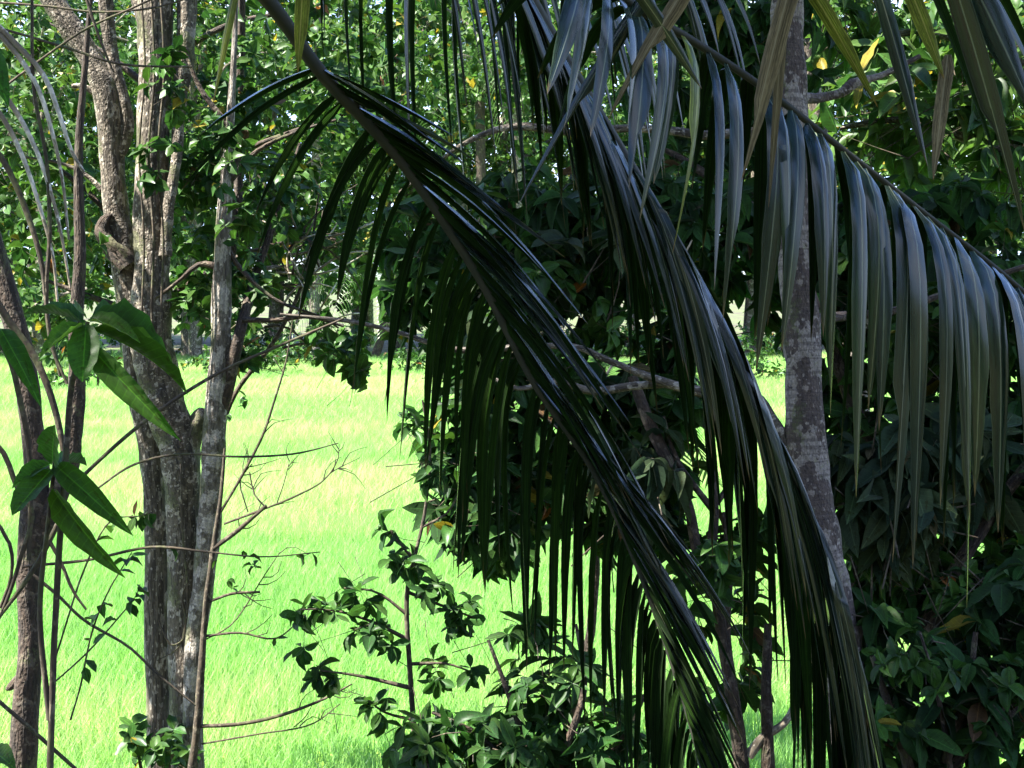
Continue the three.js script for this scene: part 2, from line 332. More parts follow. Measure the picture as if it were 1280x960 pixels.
{
  // one tuft of young rice: curved blades
  const pos = [], idx = [], blades = 16;
  for (let b = 0; b < blades; b++) {
    const a = b * 2.4, lean = rr(0.1, 0.6), h = rr(0.26, 0.42), w = rr(0.0024, 0.0042), r0 = rr(0.005, 0.05), ca = Math.cos(a), sa = Math.sin(a), v0 = pos.length / 3, tw = rr(-1, 1);
    for (let k = 0; k < 3; k++) {
      const s = k / 3, x = r0 + lean * h * s * s, y = h * (s - 0.12 * s * s * lean), ww = w * (1 - 0.35 * s), wx = -sa * Math.cos(tw) + ca * Math.sin(tw), wz = ca * Math.cos(tw) + sa * Math.sin(tw);
      pos.push(ca * x - wx * ww, y, sa * x - wz * ww, ca * x + wx * ww, y, sa * x + wz * ww);
    }
    pos.push(ca * (r0 + lean * h), h * (1 - 0.12 * lean), sa * (r0 + lean * h));
    for (let k = 0; k < 2; k++) { const q = v0 + k * 2; idx.push(q, q + 1, q + 2, q + 1, q + 3, q + 2); }
    idx.push(v0 + 4, v0 + 5, v0 + 6);
  }
  const g = new THREE.BufferGeometry(); g.setAttribute('position', new THREE.Float32BufferAttribute(pos, 3)); g.setIndex(idx); g.computeVertexNormals();
  const mat = new THREE.MeshPhysicalMaterial({ color: C(1, 1, 1), roughness: 1, transmission: 0.4, thickness: 0, clearcoat: 0.2, clearcoatRoughness: 0.5, side: THREE.DoubleSide });
  const spots = [];
  for (let z = FIELD.z0 - 0.1; z > FIELD.z1;) {
    const d = -z, s = d < 22 ? 0.115 : d < 36 ? 0.17 : 0.25, half = Math.min(44, d * 0.42 + 2.5);
    for (let x = -half; x < half; x += s) spots.push([x + rr(-0.4, 0.4) * s, z + rr(-0.4, 0.4) * s, s / 0.115]);
    z -= s;
  }
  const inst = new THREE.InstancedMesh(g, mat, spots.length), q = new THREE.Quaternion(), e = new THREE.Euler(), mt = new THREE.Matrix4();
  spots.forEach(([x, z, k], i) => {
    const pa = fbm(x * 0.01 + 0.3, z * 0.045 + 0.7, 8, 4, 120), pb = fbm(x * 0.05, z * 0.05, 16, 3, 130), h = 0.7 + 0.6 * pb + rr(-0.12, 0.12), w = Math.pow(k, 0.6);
    e.set(rr(-0.1, 0.1), rr(0, 6.28), rr(-0.1, 0.1)); q.setFromEuler(e);
    inst.setMatrixAt(i, mt.compose(V(x, 0.0, z), q, V(w, h, w)));
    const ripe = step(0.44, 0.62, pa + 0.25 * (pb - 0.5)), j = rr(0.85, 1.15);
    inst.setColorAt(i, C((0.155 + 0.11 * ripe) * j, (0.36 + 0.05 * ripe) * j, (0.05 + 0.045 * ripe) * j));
  });
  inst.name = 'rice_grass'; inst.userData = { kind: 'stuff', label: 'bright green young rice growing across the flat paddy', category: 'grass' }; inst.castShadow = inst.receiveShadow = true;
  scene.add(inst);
}

// ---------------------------------------------------------------- distant trees at the far edge of the paddy
function farTree(x, z, h, r, label, leaf, group, n, fam = FAM.bright) {
  const b = V(x, groundY(x, z) - 0.1, z), t = thing('distant_tree', label, 'tree', b, group), top_ = V(x + rr(-0.5, 0.5), h * 0.75, z);
  part(t, 'trunk', tube([b, b.clone().lerp(top_, 0.5).add(V(rr(-0.4, 0.4), 0, 0)), top_], [h * 0.022, h * 0.016, h * 0.006], { per: 0.6, lump: 0.1 }), M.paleBark);
  const blobs = [];
  for (let i = 0; i < 9; i++) { const a = i * 2.4, k = rr(0.3, 0.8), y = h * (0.22 + 0.68 * (i / 8)), w = r * (0.75 - 0.35 * Math.abs(i / 8 - 0.4)); const c = V(x + Math.cos(a) * r * k, y, z + Math.sin(a) * r * k); blobs.push([c, w * rr(0.8, 1.1), w * rr(0.55, 0.8), w * rr(0.8, 1.1), n]);
    part(t, 'limb', tube([V(x, Math.min(y * 0.8, h * 0.7), z), c], [h * 0.008, h * 0.003], { seg: 5, per: 1 }), M.paleBark); }
  crown(t, blobs, { n: [5, 8], L: leaf, ratio: 0.55, droop: 0.25, set: TINY, shell: 0.35, noTwigs: true, lift: 0.4 }, fam, 0);
}
{
  const far = 'trees lining the far side of the paddy';
  const lab = ['tall pale green tree lining the far side of the paddy', 'bushy bright tree lining the far side of the paddy', 'broad tall tree rising behind the far treeline'];
  let i = 0;
  for (let x = -27; x <= 27; x += 5.4, i++) farTree(x + rr(-1, 1), -66 + rr(-2, 2), rr(13, 18), rr(3.8, 4.8), lab[i % 2], 0.34, far, 190);
  for (let x = -34; x <= 34; x += 8.5) farTree(x + rr(-1, 1), -76 + rr(-2, 2), rr(24, 29), rr(6.5, 7.5), lab[2], 0.55, far, 190);
  for (let x = -24; x <= 24; x += 4) {
    const b = V(x + rr(-1.5, 1.5), 0, -62.4 + rr(-2, 1.2)), t = thing('distant_bush', 'low dark bush at the far edge of the paddy', 'bush', b, 'bushes along the far edge of the paddy'), w = rr(1.4, 2.4);
    part(t, 'stem', tube([b, b.clone().add(V(0.2, 1.6, 0))], [0.06, 0.03], { seg: 6, per: 0.5 }), M.brownBark);
    crown(t, [[b.clone().add(V(0, w * 0.6, 0)), w * 1.1, w * 0.75, w * 0.7, 70], [b.clone().add(V(w * 0.6, w * 0.4, 0)), w * 0.8, w * 0.5, w * 0.6, 40]], { n: [5, 7], L: 0.26, ratio: 0.5, droop: 0.3, set: TINY, noTwigs: true }, FAM.mid, 0);
  }
}
for (const [px, d, w, lab] of [[120, 47, 1.9, 'rounded bush out in the paddy before the far treeline, behind the mossy trunk'], [305, 53, 1.7, 'rounded bush out in the paddy just past the slender grey trunk'], [372, 57, 1.4, 'small bush out in the paddy beneath the hanging leaf spray'], [545, 54, 1.6, 'bush out in the paddy beside the grey branch tips'], [925, 50, 1.5, 'bush out in the paddy glimpsed beside the leaning grey trunk']]) {
  const b = V((px - 640) / F * d, 0, -d), t = thing('paddy_bush', lab, 'bush', b);
  part(t, 'stem', tube([b, b.clone().add(V(0.1, w, 0))], [0.05, 0.02], { seg: 6, per: 0.4 }), M.brownBark);
  crown(t, [[b.clone().add(V(0, w * 0.55, 0)), w, w * 0.6, w * 0.8, 70], [b.clone().add(V(-w * 0.7, w * 0.3, 0.2)), w * 0.7, w * 0.35, w * 0.5, 36], [b.clone().add(V(w * 0.8, w * 0.3, 0)), w * 0.7, w * 0.4, w * 0.5, 36]], { n: [5, 7], L: 0.24, ratio: 0.5, droop: 0.3, set: TINY, noTwigs: true }, FAM.mid, 0);
}
// distant palms between the trees
function farPalm(px, py, d, size, label, nf) {
  const c = at(px, py, d), b = V(c.x - 0.4, groundY(c.x, c.z), c.z), t = thing('distant_palm', label, 'palm', b);
  part(t, 'trunk', tube([b, b.clone().lerp(c, 0.5).add(V(0.2, 0, 0)), c], [size * 0.045, size * 0.035, size * 0.03], { per: 0.4, ring: 0.1 }), M.brownBark);
  for (let i = 0; i < nf; i++) {
    const a = i / nf * 6.28 + 0.3, up = rr(0.2, 0.8), o = V(Math.cos(a), 0, Math.sin(a)), e = c.clone().addScaledVector(o, size).add(V(0, size * (up - 0.9), 0)), mid = c.clone().addScaledVector(o, size * 0.5).add(V(0, size * up * 0.45, 0));
    const curve = new THREE.CatmullRomCurve3([c, mid, e]), fr = part(t, 'frond', tube([c, mid, e], [0.02, 0.012, 0.005], { seg: 5, per: 0.3 }), RACHIS), gs = [];
    for (let k = 4; k < 40; k++) for (const s of [-1, 1]) { const u = k / 40, T = curve.getTangent(u), S = T.clone().cross(UP).normalize().multiplyScalar(s); gs.push(leaflet(curve.getPoint(u), S.multiplyScalar(0.8).addScaledVector(T, 0.6), T, size * 0.36 * (1 - 0.5 * Math.abs(u - 0.4)), 0.022, 1.2, 4, 0.2)); }
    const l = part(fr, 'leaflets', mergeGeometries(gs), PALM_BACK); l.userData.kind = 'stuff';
  }
}
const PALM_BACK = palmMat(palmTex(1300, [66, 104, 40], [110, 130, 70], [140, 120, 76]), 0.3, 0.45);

// ---------------------------------------------------------------- palm leaflets
// a leaflet has a waxy upper face and a matt under face, half a millimetre apart; upward tells which way the upper face looks at the root
function leaflet(root, dir0, wref, L, W, k, n, fold = 0.35, twist = 0, target = DOWN, upward = null) {
  const pos = [], uv = [], idx = [], p = root.clone(), dir = dir0.clone().normalize(), ds = L / n, wv = V(0, 0, 0), nr = V(0, 0, 0), rows = [];
  let sign = 0;
  const torn = upward && rnd() < 0.2 ? rr(0.45, 0.85) : 2, tornSide = rnd() < 0.5 ? 0 : 2, ph = rr(0, 99);
  for (let i = 0; i <= n; i++) {
    const s = i / n, w = 0.5 * W * Math.min(1, 0.45 + s * 6) * (s > 0.5 ? Math.pow(Math.max(0, 1 - (s - 0.5) / 0.5), 0.75) : 1);
    wv.copy(wref).addScaledVector(dir, -wref.dot(dir)); if (wv.lengthSq() < 1e-4) wv.set(1, 0, 0.2); wv.normalize();
    nr.copy(dir).cross(wv);
    if (!sign) sign = upward && nr.dot(upward) < 0 ? -1 : 1;
    nr.multiplyScalar(sign);
    if (twist) { wv.applyAxisAngle(dir, twist * s); nr.applyAxisAngle(dir, twist * s); }
    const we = [0, 2].map((sd) => w * (s > torn && sd === tornSide ? 0.25 : 1) * (0.93 + 0.14 * hash(i, sd, Math.floor(ph * 997)))), cf = Math.cos(fold), sf = Math.sin(fold);
    rows.push([p.clone().addScaledVector(wv, -cf * we[0]).addScaledVector(nr, -sf * we[0]), p.clone(), p.clone().addScaledVector(wv, cf * we[1]).addScaledVector(nr, -sf * we[1]), nr.clone(), s]);
    p.addScaledVector(dir, ds);
    dir.lerp(target, 1 - Math.exp(-k * ds)).normalize();
  }
  const sheets = upward ? [0.00025, -0.00025] : [0];
  sheets.forEach((o, f) => {
    const v0 = f * (n + 1) * 3;
    for (const r of rows) for (let c = 0; c < 3; c++) { pos.push(r[c].x + r[3].x * o, r[c].y + r[3].y * o, r[c].z + r[3].z * o); uv.push(c / 2, r[4]); }
    for (let i = 0; i < n; i++) { const a = v0 + i * 3, b = a + 3; idx.push(a, a + 1, b, a + 1, b + 1, b, a + 1, a + 2, b + 1, a + 2, b + 2, b + 1); }
  });
  const g = new THREE.BufferGeometry(); g.setAttribute('position', new THREE.Float32BufferAttribute(pos, 3)); g.setAttribute('uv', new THREE.Float32BufferAttribute(uv, 2)); g.setIndex(idx); g.computeVertexNormals();
  if (upward) { g.addGroup(0, n * 12, 0); g.addGroup(n * 12, n * 12, 1); }
  return g;
}
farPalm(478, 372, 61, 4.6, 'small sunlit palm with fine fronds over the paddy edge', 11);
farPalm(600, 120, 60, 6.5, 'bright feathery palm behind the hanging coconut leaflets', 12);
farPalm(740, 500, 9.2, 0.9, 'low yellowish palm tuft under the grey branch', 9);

// ---------------------------------------------------------------- the coconut palm whose fronds hang before the camera
const palmBase = V(-1.5, groundY(-1.5, -0.8), -0.8), crownAt = V(-1.3, 6.4, -0.9);
const palm = thing('coconut_palm', 'tall coconut palm with long glossy fronds drooping before the paddy view', 'palm', palmBase);
part(palm, 'trunk', tube([palmBase, V(-1.55, 4, -0.75), crownAt], [0.17, 0.13, 0.12], { seg: 14, per: 0.06, ring: 0.12 }), M.ringBark);
// pts: world points; each side: {s: sideways weight, f: forward weight, L, k: droop, W}
function frond(pts, { start, gap = 0.034, roll0 = 0, roll1 = 0, near, back, r = 0.016, sag = 0.15, sag1 = sag }) {
  const curve = new THREE.CatmullRomCurve3(pts, false, 'centripetal'), len = curve.getLength();
  const fr = part(palm, 'frond', tube(pts, pts.map((_, i) => r * (1 - 0.8 * i / (pts.length - 1)) + 0.0015), { seg: 7, per: 0.05 }), RACHIS);
  let from = 0.1; while (from < 0.9 && !start(...seenAt(curve.getPointAt(from)))) from += 0.005;
  const n = Math.floor(len * (1 - from) / gap);
  for (let i = 0; i <= n; i++) for (const sd of [near, back]) {
    const u = from + (1 - from) * i / n + rr(-0.3, 0.3) * gap / len, uu = Math.min(0.999, Math.max(0, u));
    const v0 = (uu - from) / (1 - from);
    if (rnd() < (sd.thin && v0 > sd.thin[0] && v0 < sd.thin[1] ? sd.thin[2] : sd.skip ?? 0.1)) continue;
    const p = curve.getPointAt(uu), T = curve.getTangentAt(uu), v = (uu - from) / (1 - from), ramp = Math.pow(Math.max(0, v), 0.45), roll = roll0 + (roll1 - roll0) * v;
    const toCam = EYE.clone().sub(p).normalize(), toCam0 = toCam.clone(); let S = toCam.addScaledVector(T, -toCam.dot(T)).normalize();
    const B = T.clone().cross(S);
    if (B.y < 0) B.negate();
    S = S.multiplyScalar(Math.cos(roll)).addScaledVector(B, Math.sin(roll)).multiplyScalar(sd === near ? 1 : -1);
    const L = sd.L * ((sd.l0 ?? 0.55) + (1 - (sd.l0 ?? 0.55)) * Math.min(1, v / (sd.grow ?? 0.2))) * (1 - (sd.dec ?? 0.45) * Math.max(0, v - 0.5) * 2) * rr(0.74, 1.12), fw = sd.f + (sd.f1 - sd.f) * ramp;
    const dir = S.clone().multiplyScalar(sd.s).addScaledVector(T, fw).addScaledVector(UP, sd.up ?? 0.05).addScaledVector(randDir(), 0.13);
    const target = DOWN.clone().addScaledVector(T, sag + (sag1 - sag) * ramp).addScaledVector(randDir(), 0.07).normalize();
    const q = rnd(), mat = q < 0.008 ? PALM_YELLOW : pick(PALM), upward = T.clone().cross(toCam0).normalize();
    if (upward.y < 0) upward.negate();
    part(fr, 'leaflet', leaflet(p.clone().addScaledVector(S, 0.006), dir, T.clone().addScaledVector(randDir(), 0.25), L, sd.W * rr(0.7, 1.12), (sd.k + ((sd.k1 ?? sd.k) - sd.k) * ramp) * rr(0.8, 1.25), 11, Math.max(rr(...(sd.fold ?? [0.2, 0.5])), (sd.fold0 ?? 0) * (1 - v * 5)), rr(-0.6, 0.6), target, upward), mat);
  }
  return { fr, curve };
}
const A = frond([crownAt, V(-1.0, 6.15, -1.7), at(150, -190, 2.55), at(330, -5, 2.9), at(402, 92, 3.05), at(500, 200, 3.2), at(598, 345, 3.3), at(668, 478, 3.35), at(742, 588, 3.4), at(800, 715, 3.4), at(850, 860, 3.4), at(888, 1000, 3.36)],
  { start: (x, y) => y > 80, gap: 0.024, roll0: 1.15, roll1: 0.6, r: 0.019, sag: -0.3, sag1: 0.16, near: { s: 0.62, f: 1.0, f1: 2.6, L: 0.66, k: 0.9, W: 0.03, fold: [0.8, 1.25] }, back: { s: 0.75, f: -0.5, f1: 1.0, L: 0.7, l0: 0.5, grow: 0.4, k: 2, k1: 8, W: 0.03, fold0: 1.0, thin: [0.07, 0.26, 0.4], fold: [0.4, 1.1], up: -0.25 } });
const B = frond([crownAt, V(-0.75, 6.3, -1.8), at(520, -260, 2.7), at(640, -40, 3.05), at(700, 65, 3.15), at(765, 172, 3.2), at(832, 282, 3.2), at(890, 385, 3.25), at(945, 500, 3.3), at(1000, 632, 3.3), at(1046, 780, 3.3), at(1080, 930, 3.3), at(1096, 1030, 3.3)],
  { start: (x, y) => y > -90, gap: 0.023, roll0: 0.0, roll1: 0.5, r: 0.02, near: { s: 0.6, f: 1.0, f1: 2.2, L: 0.84, l0: 0.62, grow: 0.6, dec: 0.25, k: 3, W: 0.03, fold: [0.3, 0.9] }, back: { s: 0.6, f: 0.5, f1: 1.0, L: 0.86, l0: 0.55, grow: 0.6, dec: 0.2, k: 4, k1: 9, W: 0.032, skip: 0.1, fold: [0.3, 0.9] } });
const Cf = frond([crownAt, V(-0.6, 6.2, -1.5), at(560, -260, 2.35), at(690, -70, 2.6), at(790, 5, 2.75), at(880, 60, 2.85), at(960, 114, 2.9), at(1050, 184, 2.95), at(1150, 262, 3.0), at(1280, 365, 3.05), at(1400, 490, 3.1), at(1480, 640, 3.1)],
  { start: (x, y) => x > 715, gap: 0.041, roll0: -0.1, roll1: -0.1, r: 0.011, sag: -0.5, sag1: 0.22, near: { s: 0.75, f: -0.35, f1: 0.5, L: 0.76, l0: 0.4, grow: 0.5, k: 9, W: 0.042, up: -0.2, skip: 0.12, fold: [0.15, 0.6] }, back: { s: 0.75, f: -0.2, f1: 0.4, L: 0.8, l0: 0.36, grow: 0.5, k: 8, W: 0.042, up: -0.2, skip: 0.3, fold: [0.2, 0.8] } });
const D = frond([crownAt, V(-0.9, 6.3, -1.6), at(300, -330, 2.5), at(430, -220, 2.8), at(540, -150, 3.1), at(650, -110, 3.4), at(760, -90, 3.7), at(850, -60, 3.9)],
  { start: (x, y) => x > 400, gap: 0.042, roll0: 0.2, roll1: 0.2, r: 0.014, near: { s: 0.8, f: 0.3, f1: 0.4, L: 0.85, k: 6, W: 0.028, skip: 0.3, fold: [0.3, 1] }, back: { s: 0.8, f: 0.3, f1: 0.4, L: 0.85, k: 6, W: 0.026, skip: 0.3, fold: [0.3, 1] } });
const E = frond([crownAt, V(-0.4, 6.5, -1.3), at(760, -420, 2.0), at(900, -250, 2.3), at(1020, -170, 2.5), at(1150, -120, 2.6), at(1300, -90, 2.7), at(1450, -40, 2.8)],
  { start: (x, y) => x > 960, gap: 0.12, roll0: 0.3, roll1: 0.3, r: 0.014, sag: 0.55, near: { s: 0.5, f: 0.8, f1: 0.9, L: 0.68, k: 5, W: 0.034 }, back: { s: 0.5, f: 0.7, f1: 0.8, L: 0.7, k: 5, W: 0.032 } });
// single leaflets with a look of their own: dry, yellowing or crossing the others
function single(fr, a, b, W, mat, bow = 0.1) {
  const d = b.clone().sub(a), L = d.length();
  const dir = d.clone().normalize().addScaledVector(UP, bow), tgt = d.clone().normalize().addScaledVector(DOWN, bow * 1.2).normalize();
  part(fr.fr, 'leaflet', leaflet(a, dir, V(0.75, 0.5, 0.25), L, W, 3 / L, 11, rr(0.3, 0.6), rr(-0.5, 0.5), tgt, V(0, 0.3, 1)), mat);
}
single(E, at(1000, -60, 2.5), at(924, 228, 2.55), 0.042, PALM_DRY);
single(E, at(880, -50, 2.6), at(756, 150, 2.65), 0.04, PALM_DRY);
single(E, at(985, -40, 2.7), at(960, 260, 2.75), 0.02, PALM_DRY);
single(E, at(995, -40, 2.4), at(1100, 132, 2.5), 0.03, PALM_YELLOW);
single(E, at(1130, -30, 2.4), at(1182, 98, 2.45), 0.03, PALM_YELLOW);
single(E, at(1185, 68, 2.45), at(1166, 226, 2.45), 0.026, PALM_DRY);
single(E, at(1090, -40, 2.5), at(1162, 208, 2.5), 0.03, PALM[0]);
single(E, at(1180, -60, 2.3), at(1284, 290, 2.4), 0.04, PALM[1]);
single(E, at(1195, -60, 2.4), at(1300, 150, 2.4), 0.05, PALM[1]);
single(D, at(830, -40, 2.7), at(640, 260, 2.8), 0.034, PALM[1]);
single(D, at(790, -20, 2.6), at(880, 110, 2.65), 0.03, PALM[2]);
single(D, at(300, -40, 2.8), at(265, 130, 2.8), 0.02, PALM_YELLOW);
single(D, at(380, -40, 2.8), at(372, 92, 2.85), 0.03, PALM_YELLOW);

// ---------------------------------------------------------------- tree with the ringed grey trunk and its limbs
const low = (px, py, d) => { const p = at(px, py, d); p.y = groundY(p.x, p.z) - 0.1; return p; };
{
  const b = low(1130, 1300, 6), t = thing('broadleaf_tree', 'leaning grey ringed trunk with patchy bark behind the coconut fronds', 'tree', b);
  const pts = [[985, -420, 14], [985, -160, 18], [984, -40, 19], [985, 60, 21], [988, 160, 23], [993, 280, 22], [1000, 380, 22], [1005, 470, 23], [1007, 560, 26], [1017, 650, 29], [1034, 745, 30], [1050, 840, 31], [1072, 970, 33]];
  const w = pts.map((q) => at(q[0], q[1], 6)); w.push(b);
  part(t, 'trunk', tube(w, [...pts.map((q) => m(q[2], 6)), 0.14], { seg: 16, per: 0.05, lump: 0.14, ring: 0.012 }), M.ringBark);
  const limb = (l, d, mat = M.ringBark) => part(t, 'branch', stem(l, d, { seg: 8, per: 0.05, lump: 0.16 }), mat);
  limb([[990, 170, 7], [940, 165, 6], [880, 169, 6], [830, 163, 5.5], [780, 160, 5], [720, 166, 4.5], [650, 158, 5], [612, 165, 4], [580, 180, 3], [545, 205, 2.5, 6.4], [500, 240, 2, 6.6]], 6.15, M.paleBark);
  limb([[985, 560, 9, 6], [966, 530, 9, 6.0], [945, 498, 8], [880, 490, 7], [820, 474, 5.5], [762, 451, 4.5], [720, 434, 4], [660, 433, 4], [570, 437, 4], [500, 416, 3.2], [440, 402, 2.8], [350, 393, 2]], 6.05, M.paleBark);
  limb([[830, 480, 5], [790, 483, 5], [740, 489, 5], [692, 476, 4.5], [650, 486, 3], [610, 470, 2]], 6.1, M.paleBark);
  limb([[1000, 122, 7, 6], [1030, 122, 6], [1052, 116, 6], [1066, 105, 7], [1100, 95, 4], [1150, 70, 3]], 6.2, M.ringBark);
  limb([[1005, 400, 7, 6], [1060, 395, 6], [1120, 388, 5], [1200, 360, 4], [1290, 330, 3]], 6.5, M.brownBark);
  limb([[835, 380, 2], [842, 350, 1.8], [850, 330, 1.5], [865, 300, 1]], 6.4, M.paleTwig);
  // left crown hanging from the limbs
  crown(t, [blobAt(680, 330, 7.4, 140, 140, 0.5, 110), blobAt(530, 330, 7.6, 70, 90, 0.4, 40), blobAt(620, 440, 7.5, 90, 90, 0.4, 55), blobAt(610, 570, 7.3, 85, 130, 0.4, 90), blobAt(760, 560, 7.2, 120, 120, 0.4, 110), blobAt(560, 560, 7.4, 45, 60, 0.25, 12), blobAt(800, 280, 7.4, 130, 130, 0.4, 90), blobAt(630, 640, 7.2, 80, 55, 0.3, 40), blobAt(790, 640, 7.1, 70, 60, 0.3, 30), blobAt(850, 420, 7.4, 70, 60, 0.3, 24)],
    { n: [6, 10], L: 0.165, ratio: 0.42, droop: 0.9, set: LANCE, shell: 0.45 }, FAM.dark, 300);
  crown(t, [blobAt(680, 360, 7.0, 150, 170, 0.5, 40), blobAt(640, 600, 7.0, 110, 110, 0.4, 26), blobAt(820, 560, 7.0, 70, 110, 0.3, 20)], { n: [5, 8], L: 0.1, ratio: 0.55, droop: 0.6, set: OVAL, shell: 0.6 }, FAM.mid, 150);
  crown(t, [blobAt(690, 380, 6.9, 150, 150, 0.3, 9), blobAt(790, 590, 6.7, 80, 100, 0.25, 11)], { n: [5, 7], L: 0.2, ratio: 0.4, droop: 1.0, set: LANCE, shell: 0.4 }, FAM.dusty, 130);
}
// ---------------------------------------------------------------- dense tree on the slope, large drooping dusty leaves
{
  const b = low(1180, 1300, 7.6), t = thing('broadleaf_tree', 'dense dark tree with large drooping dusty leaves filling the slope', 'tree', b);
  part(t, 'trunk', tube([b, at(1085, 940, 7.6), at(1065, 800, 7.6), at(1100, 600, 7.8), at(1200, 420, 8), at(1340, 250, 8), at(1400, -100, 8)], [0.1, 0.075, 0.07, 0.065, 0.06, 0.05, 0.03], { seg: 12, per: 0.06, lump: 0.12 }), M.brownBark);
  const limb = (l, d, mat = M.brownBark) => part(t, 'branch', stem(l, d, { seg: 8, per: 0.06, lump: 0.16 }), mat);
  limb([[1085, 940, 14], [1130, 850, 13], [1180, 740, 11], [1240, 640, 9], [1300, 560, 7]], 7.4);
  limb([[1100, 590, 10, 7.8], [1040, 440, 8], [980, 300, 8], [900, 230, 6], [820, 180, 4]], 7.9);
  const blobs = [blobAt(1150, 360, 7.9, 190, 140, 0.6, 190), blobAt(930, 270, 8.2, 130, 140, 0.5, 120), blobAt(1330, 500, 7.8, 170, 230, 0.7, 150), blobAt(1220, 600, 7.7, 130, 130, 0.5, 110), blobAt(900, 40, 8.2, 160, 120, 0.6, 110), blobAt(1090, 520, 8.1, 90, 110, 0.4, 60), blobAt(1150, 730, 7.6, 90, 50, 0.35, 40), blobAt(1250, 740, 7.6, 90, 60, 0.4, 46), blobAt(1080, 840, 8, 40, 60, 0.3, 14)];
  crown(t, blobs, { n: [6, 9], L: 0.185, ratio: 0.42, droop: 0.8, set: LANCE, shell: 0.45 }, FAM.dark, 220);
  crown(t, [blobAt(1160, 400, 7.3, 150, 150, 0.4, 40), blobAt(1180, 720, 7.1, 130, 60, 0.4, 30)], { n: [5, 8], L: 0.11, ratio: 0.55, droop: 0.6, set: OVAL, shell: 0.6 }, FAM.mid, 120);
  crown(t, [blobAt(1115, 610, 6.9, 85, 100, 0.3, 50), blobAt(1230, 560, 7.0, 70, 90, 0.3, 10), blobAt(1060, 600, 6.9, 40, 80, 0.2, 7)], { n: [5, 7], L: 0.24, ratio: 0.4, droop: 1.3, set: LANCE, shell: 0.4 }, FAM.dusty, 240);
}
// brighter tree higher up the slope
{
  const b = low(1330, 1200, 9.5), t = thing('broadleaf_tree', 'bright green leafy tree rising behind the dark slope tree', 'tree', b);
  part(t, 'trunk', tube([b, at(1340, 500, 9.5), at(1310, 100, 9.6), at(1280, -300, 9.6)], [0.13, 0.1, 0.08, 0.05], { seg: 10, per: 0.1, lump: 0.12 }), M.paleBark);
  part(t, 'branch', stem([[1310, 100, 10, 9.6], [1230, 60, 7], [1150, 40, 5], [1060, 60, 3]], 9.3, { seg: 7, per: 0.08, lump: 0.15 }), M.paleBark);
  part(t, 'branch', stem([[1320, 200, 10, 9.5], [1230, 180, 7], [1130, 150, 5], [1050, 160, 3]], 9.1, { seg: 7, per: 0.08, lump: 0.15 }), M.paleBark);
  crown(t, [blobAt(1130, 140, 9.0, 120, 90, 0.5, 38), blobAt(1230, 60, 9.3, 110, 120, 0.6, 40), blobAt(1250, 200, 9.2, 80, 70, 0.5, 22), blobAt(1060, 30, 9.4, 100, 80, 0.5, 26), blobAt(1330, 120, 9.5, 140, 160, 0.8, 40)], { n: [5, 8], L: 0.21, ratio: 0.46, droop: 0.6, set: LANCE, shell: 0.45 }, FAM.bright, 220);
}
// pale sunlit trunk glimpsed behind
{
  const b = low(1075, 1200, 10.5), t = thing('pale_tree', 'pale mottled sunlit trunk glimpsed through the leaves of the slope', 'tree', b);
  part(t, 'trunk', tube([b, at(1090, 860, 10.5), at(1088, 740, 10.5), at(1075, 560, 10.5), at(1040, 300, 10.6), at(1000, 0, 10.6)], [0.16, 0.12, 0.11, 0.1, 0.09, 0.06], { seg: 12, per: 0.08, lump: 0.12 }), M.paleBark);
  crown(t, [blobAt(990, -60, 10.6, 160, 100, 0.9, 50)], { n: [5, 8], L: 0.16, ratio: 0.5, droop: 0.4, set: OVAL, shell: 0.45 }, FAM.mid, 60);
}

// ---------------------------------------------------------------- shrubs and saplings along the foot of the picture
function shrub(name, label, d, base, stems, blobs, o, fam, N, mat = M.brownBark) {
  const t = thing(name, label, 'shrub', low(base[0], base[1], d));
  for (const s of stems) part(t, 'stem', stem(s, d, { seg: 7, per: 0.05, lump: 0.12 }), mat);
  crown(t, blobs, o, fam, N);
  return t;
}
shrub('leafy_shrub', 'dark leafy shrub under the drooping frond tips', 6, [680, 1200],
  [[[680, 1120, 7], [670, 980, 6], [640, 880, 4], [610, 800, 2]], [[680, 1120, 7], [700, 960, 6], [730, 860, 4], [720, 780, 2]], [[670, 1000, 5], [600, 920, 3], [540, 890, 2]], [[690, 1000, 5], [780, 920, 3], [810, 860, 2]]],
  [blobAt(690, 870, 6.1, 70, 80, 0.3, 30), blobAt(620, 925, 6.0, 100, 45, 0.3, 26), blobAt(530, 925, 6.0, 50, 40, 0.25, 16), blobAt(760, 930, 6.1, 70, 60, 0.3, 34), blobAt(660, 780, 6.2, 60, 25, 0.2, 7), blobAt(700, 1020, 6.1, 150, 60, 0.4, 30)],
  { n: [5, 8], L: 0.125, ratio: 0.42, droop: 0.6, set: LANCE, shell: 0.6 }, FAM.fresh, 280);
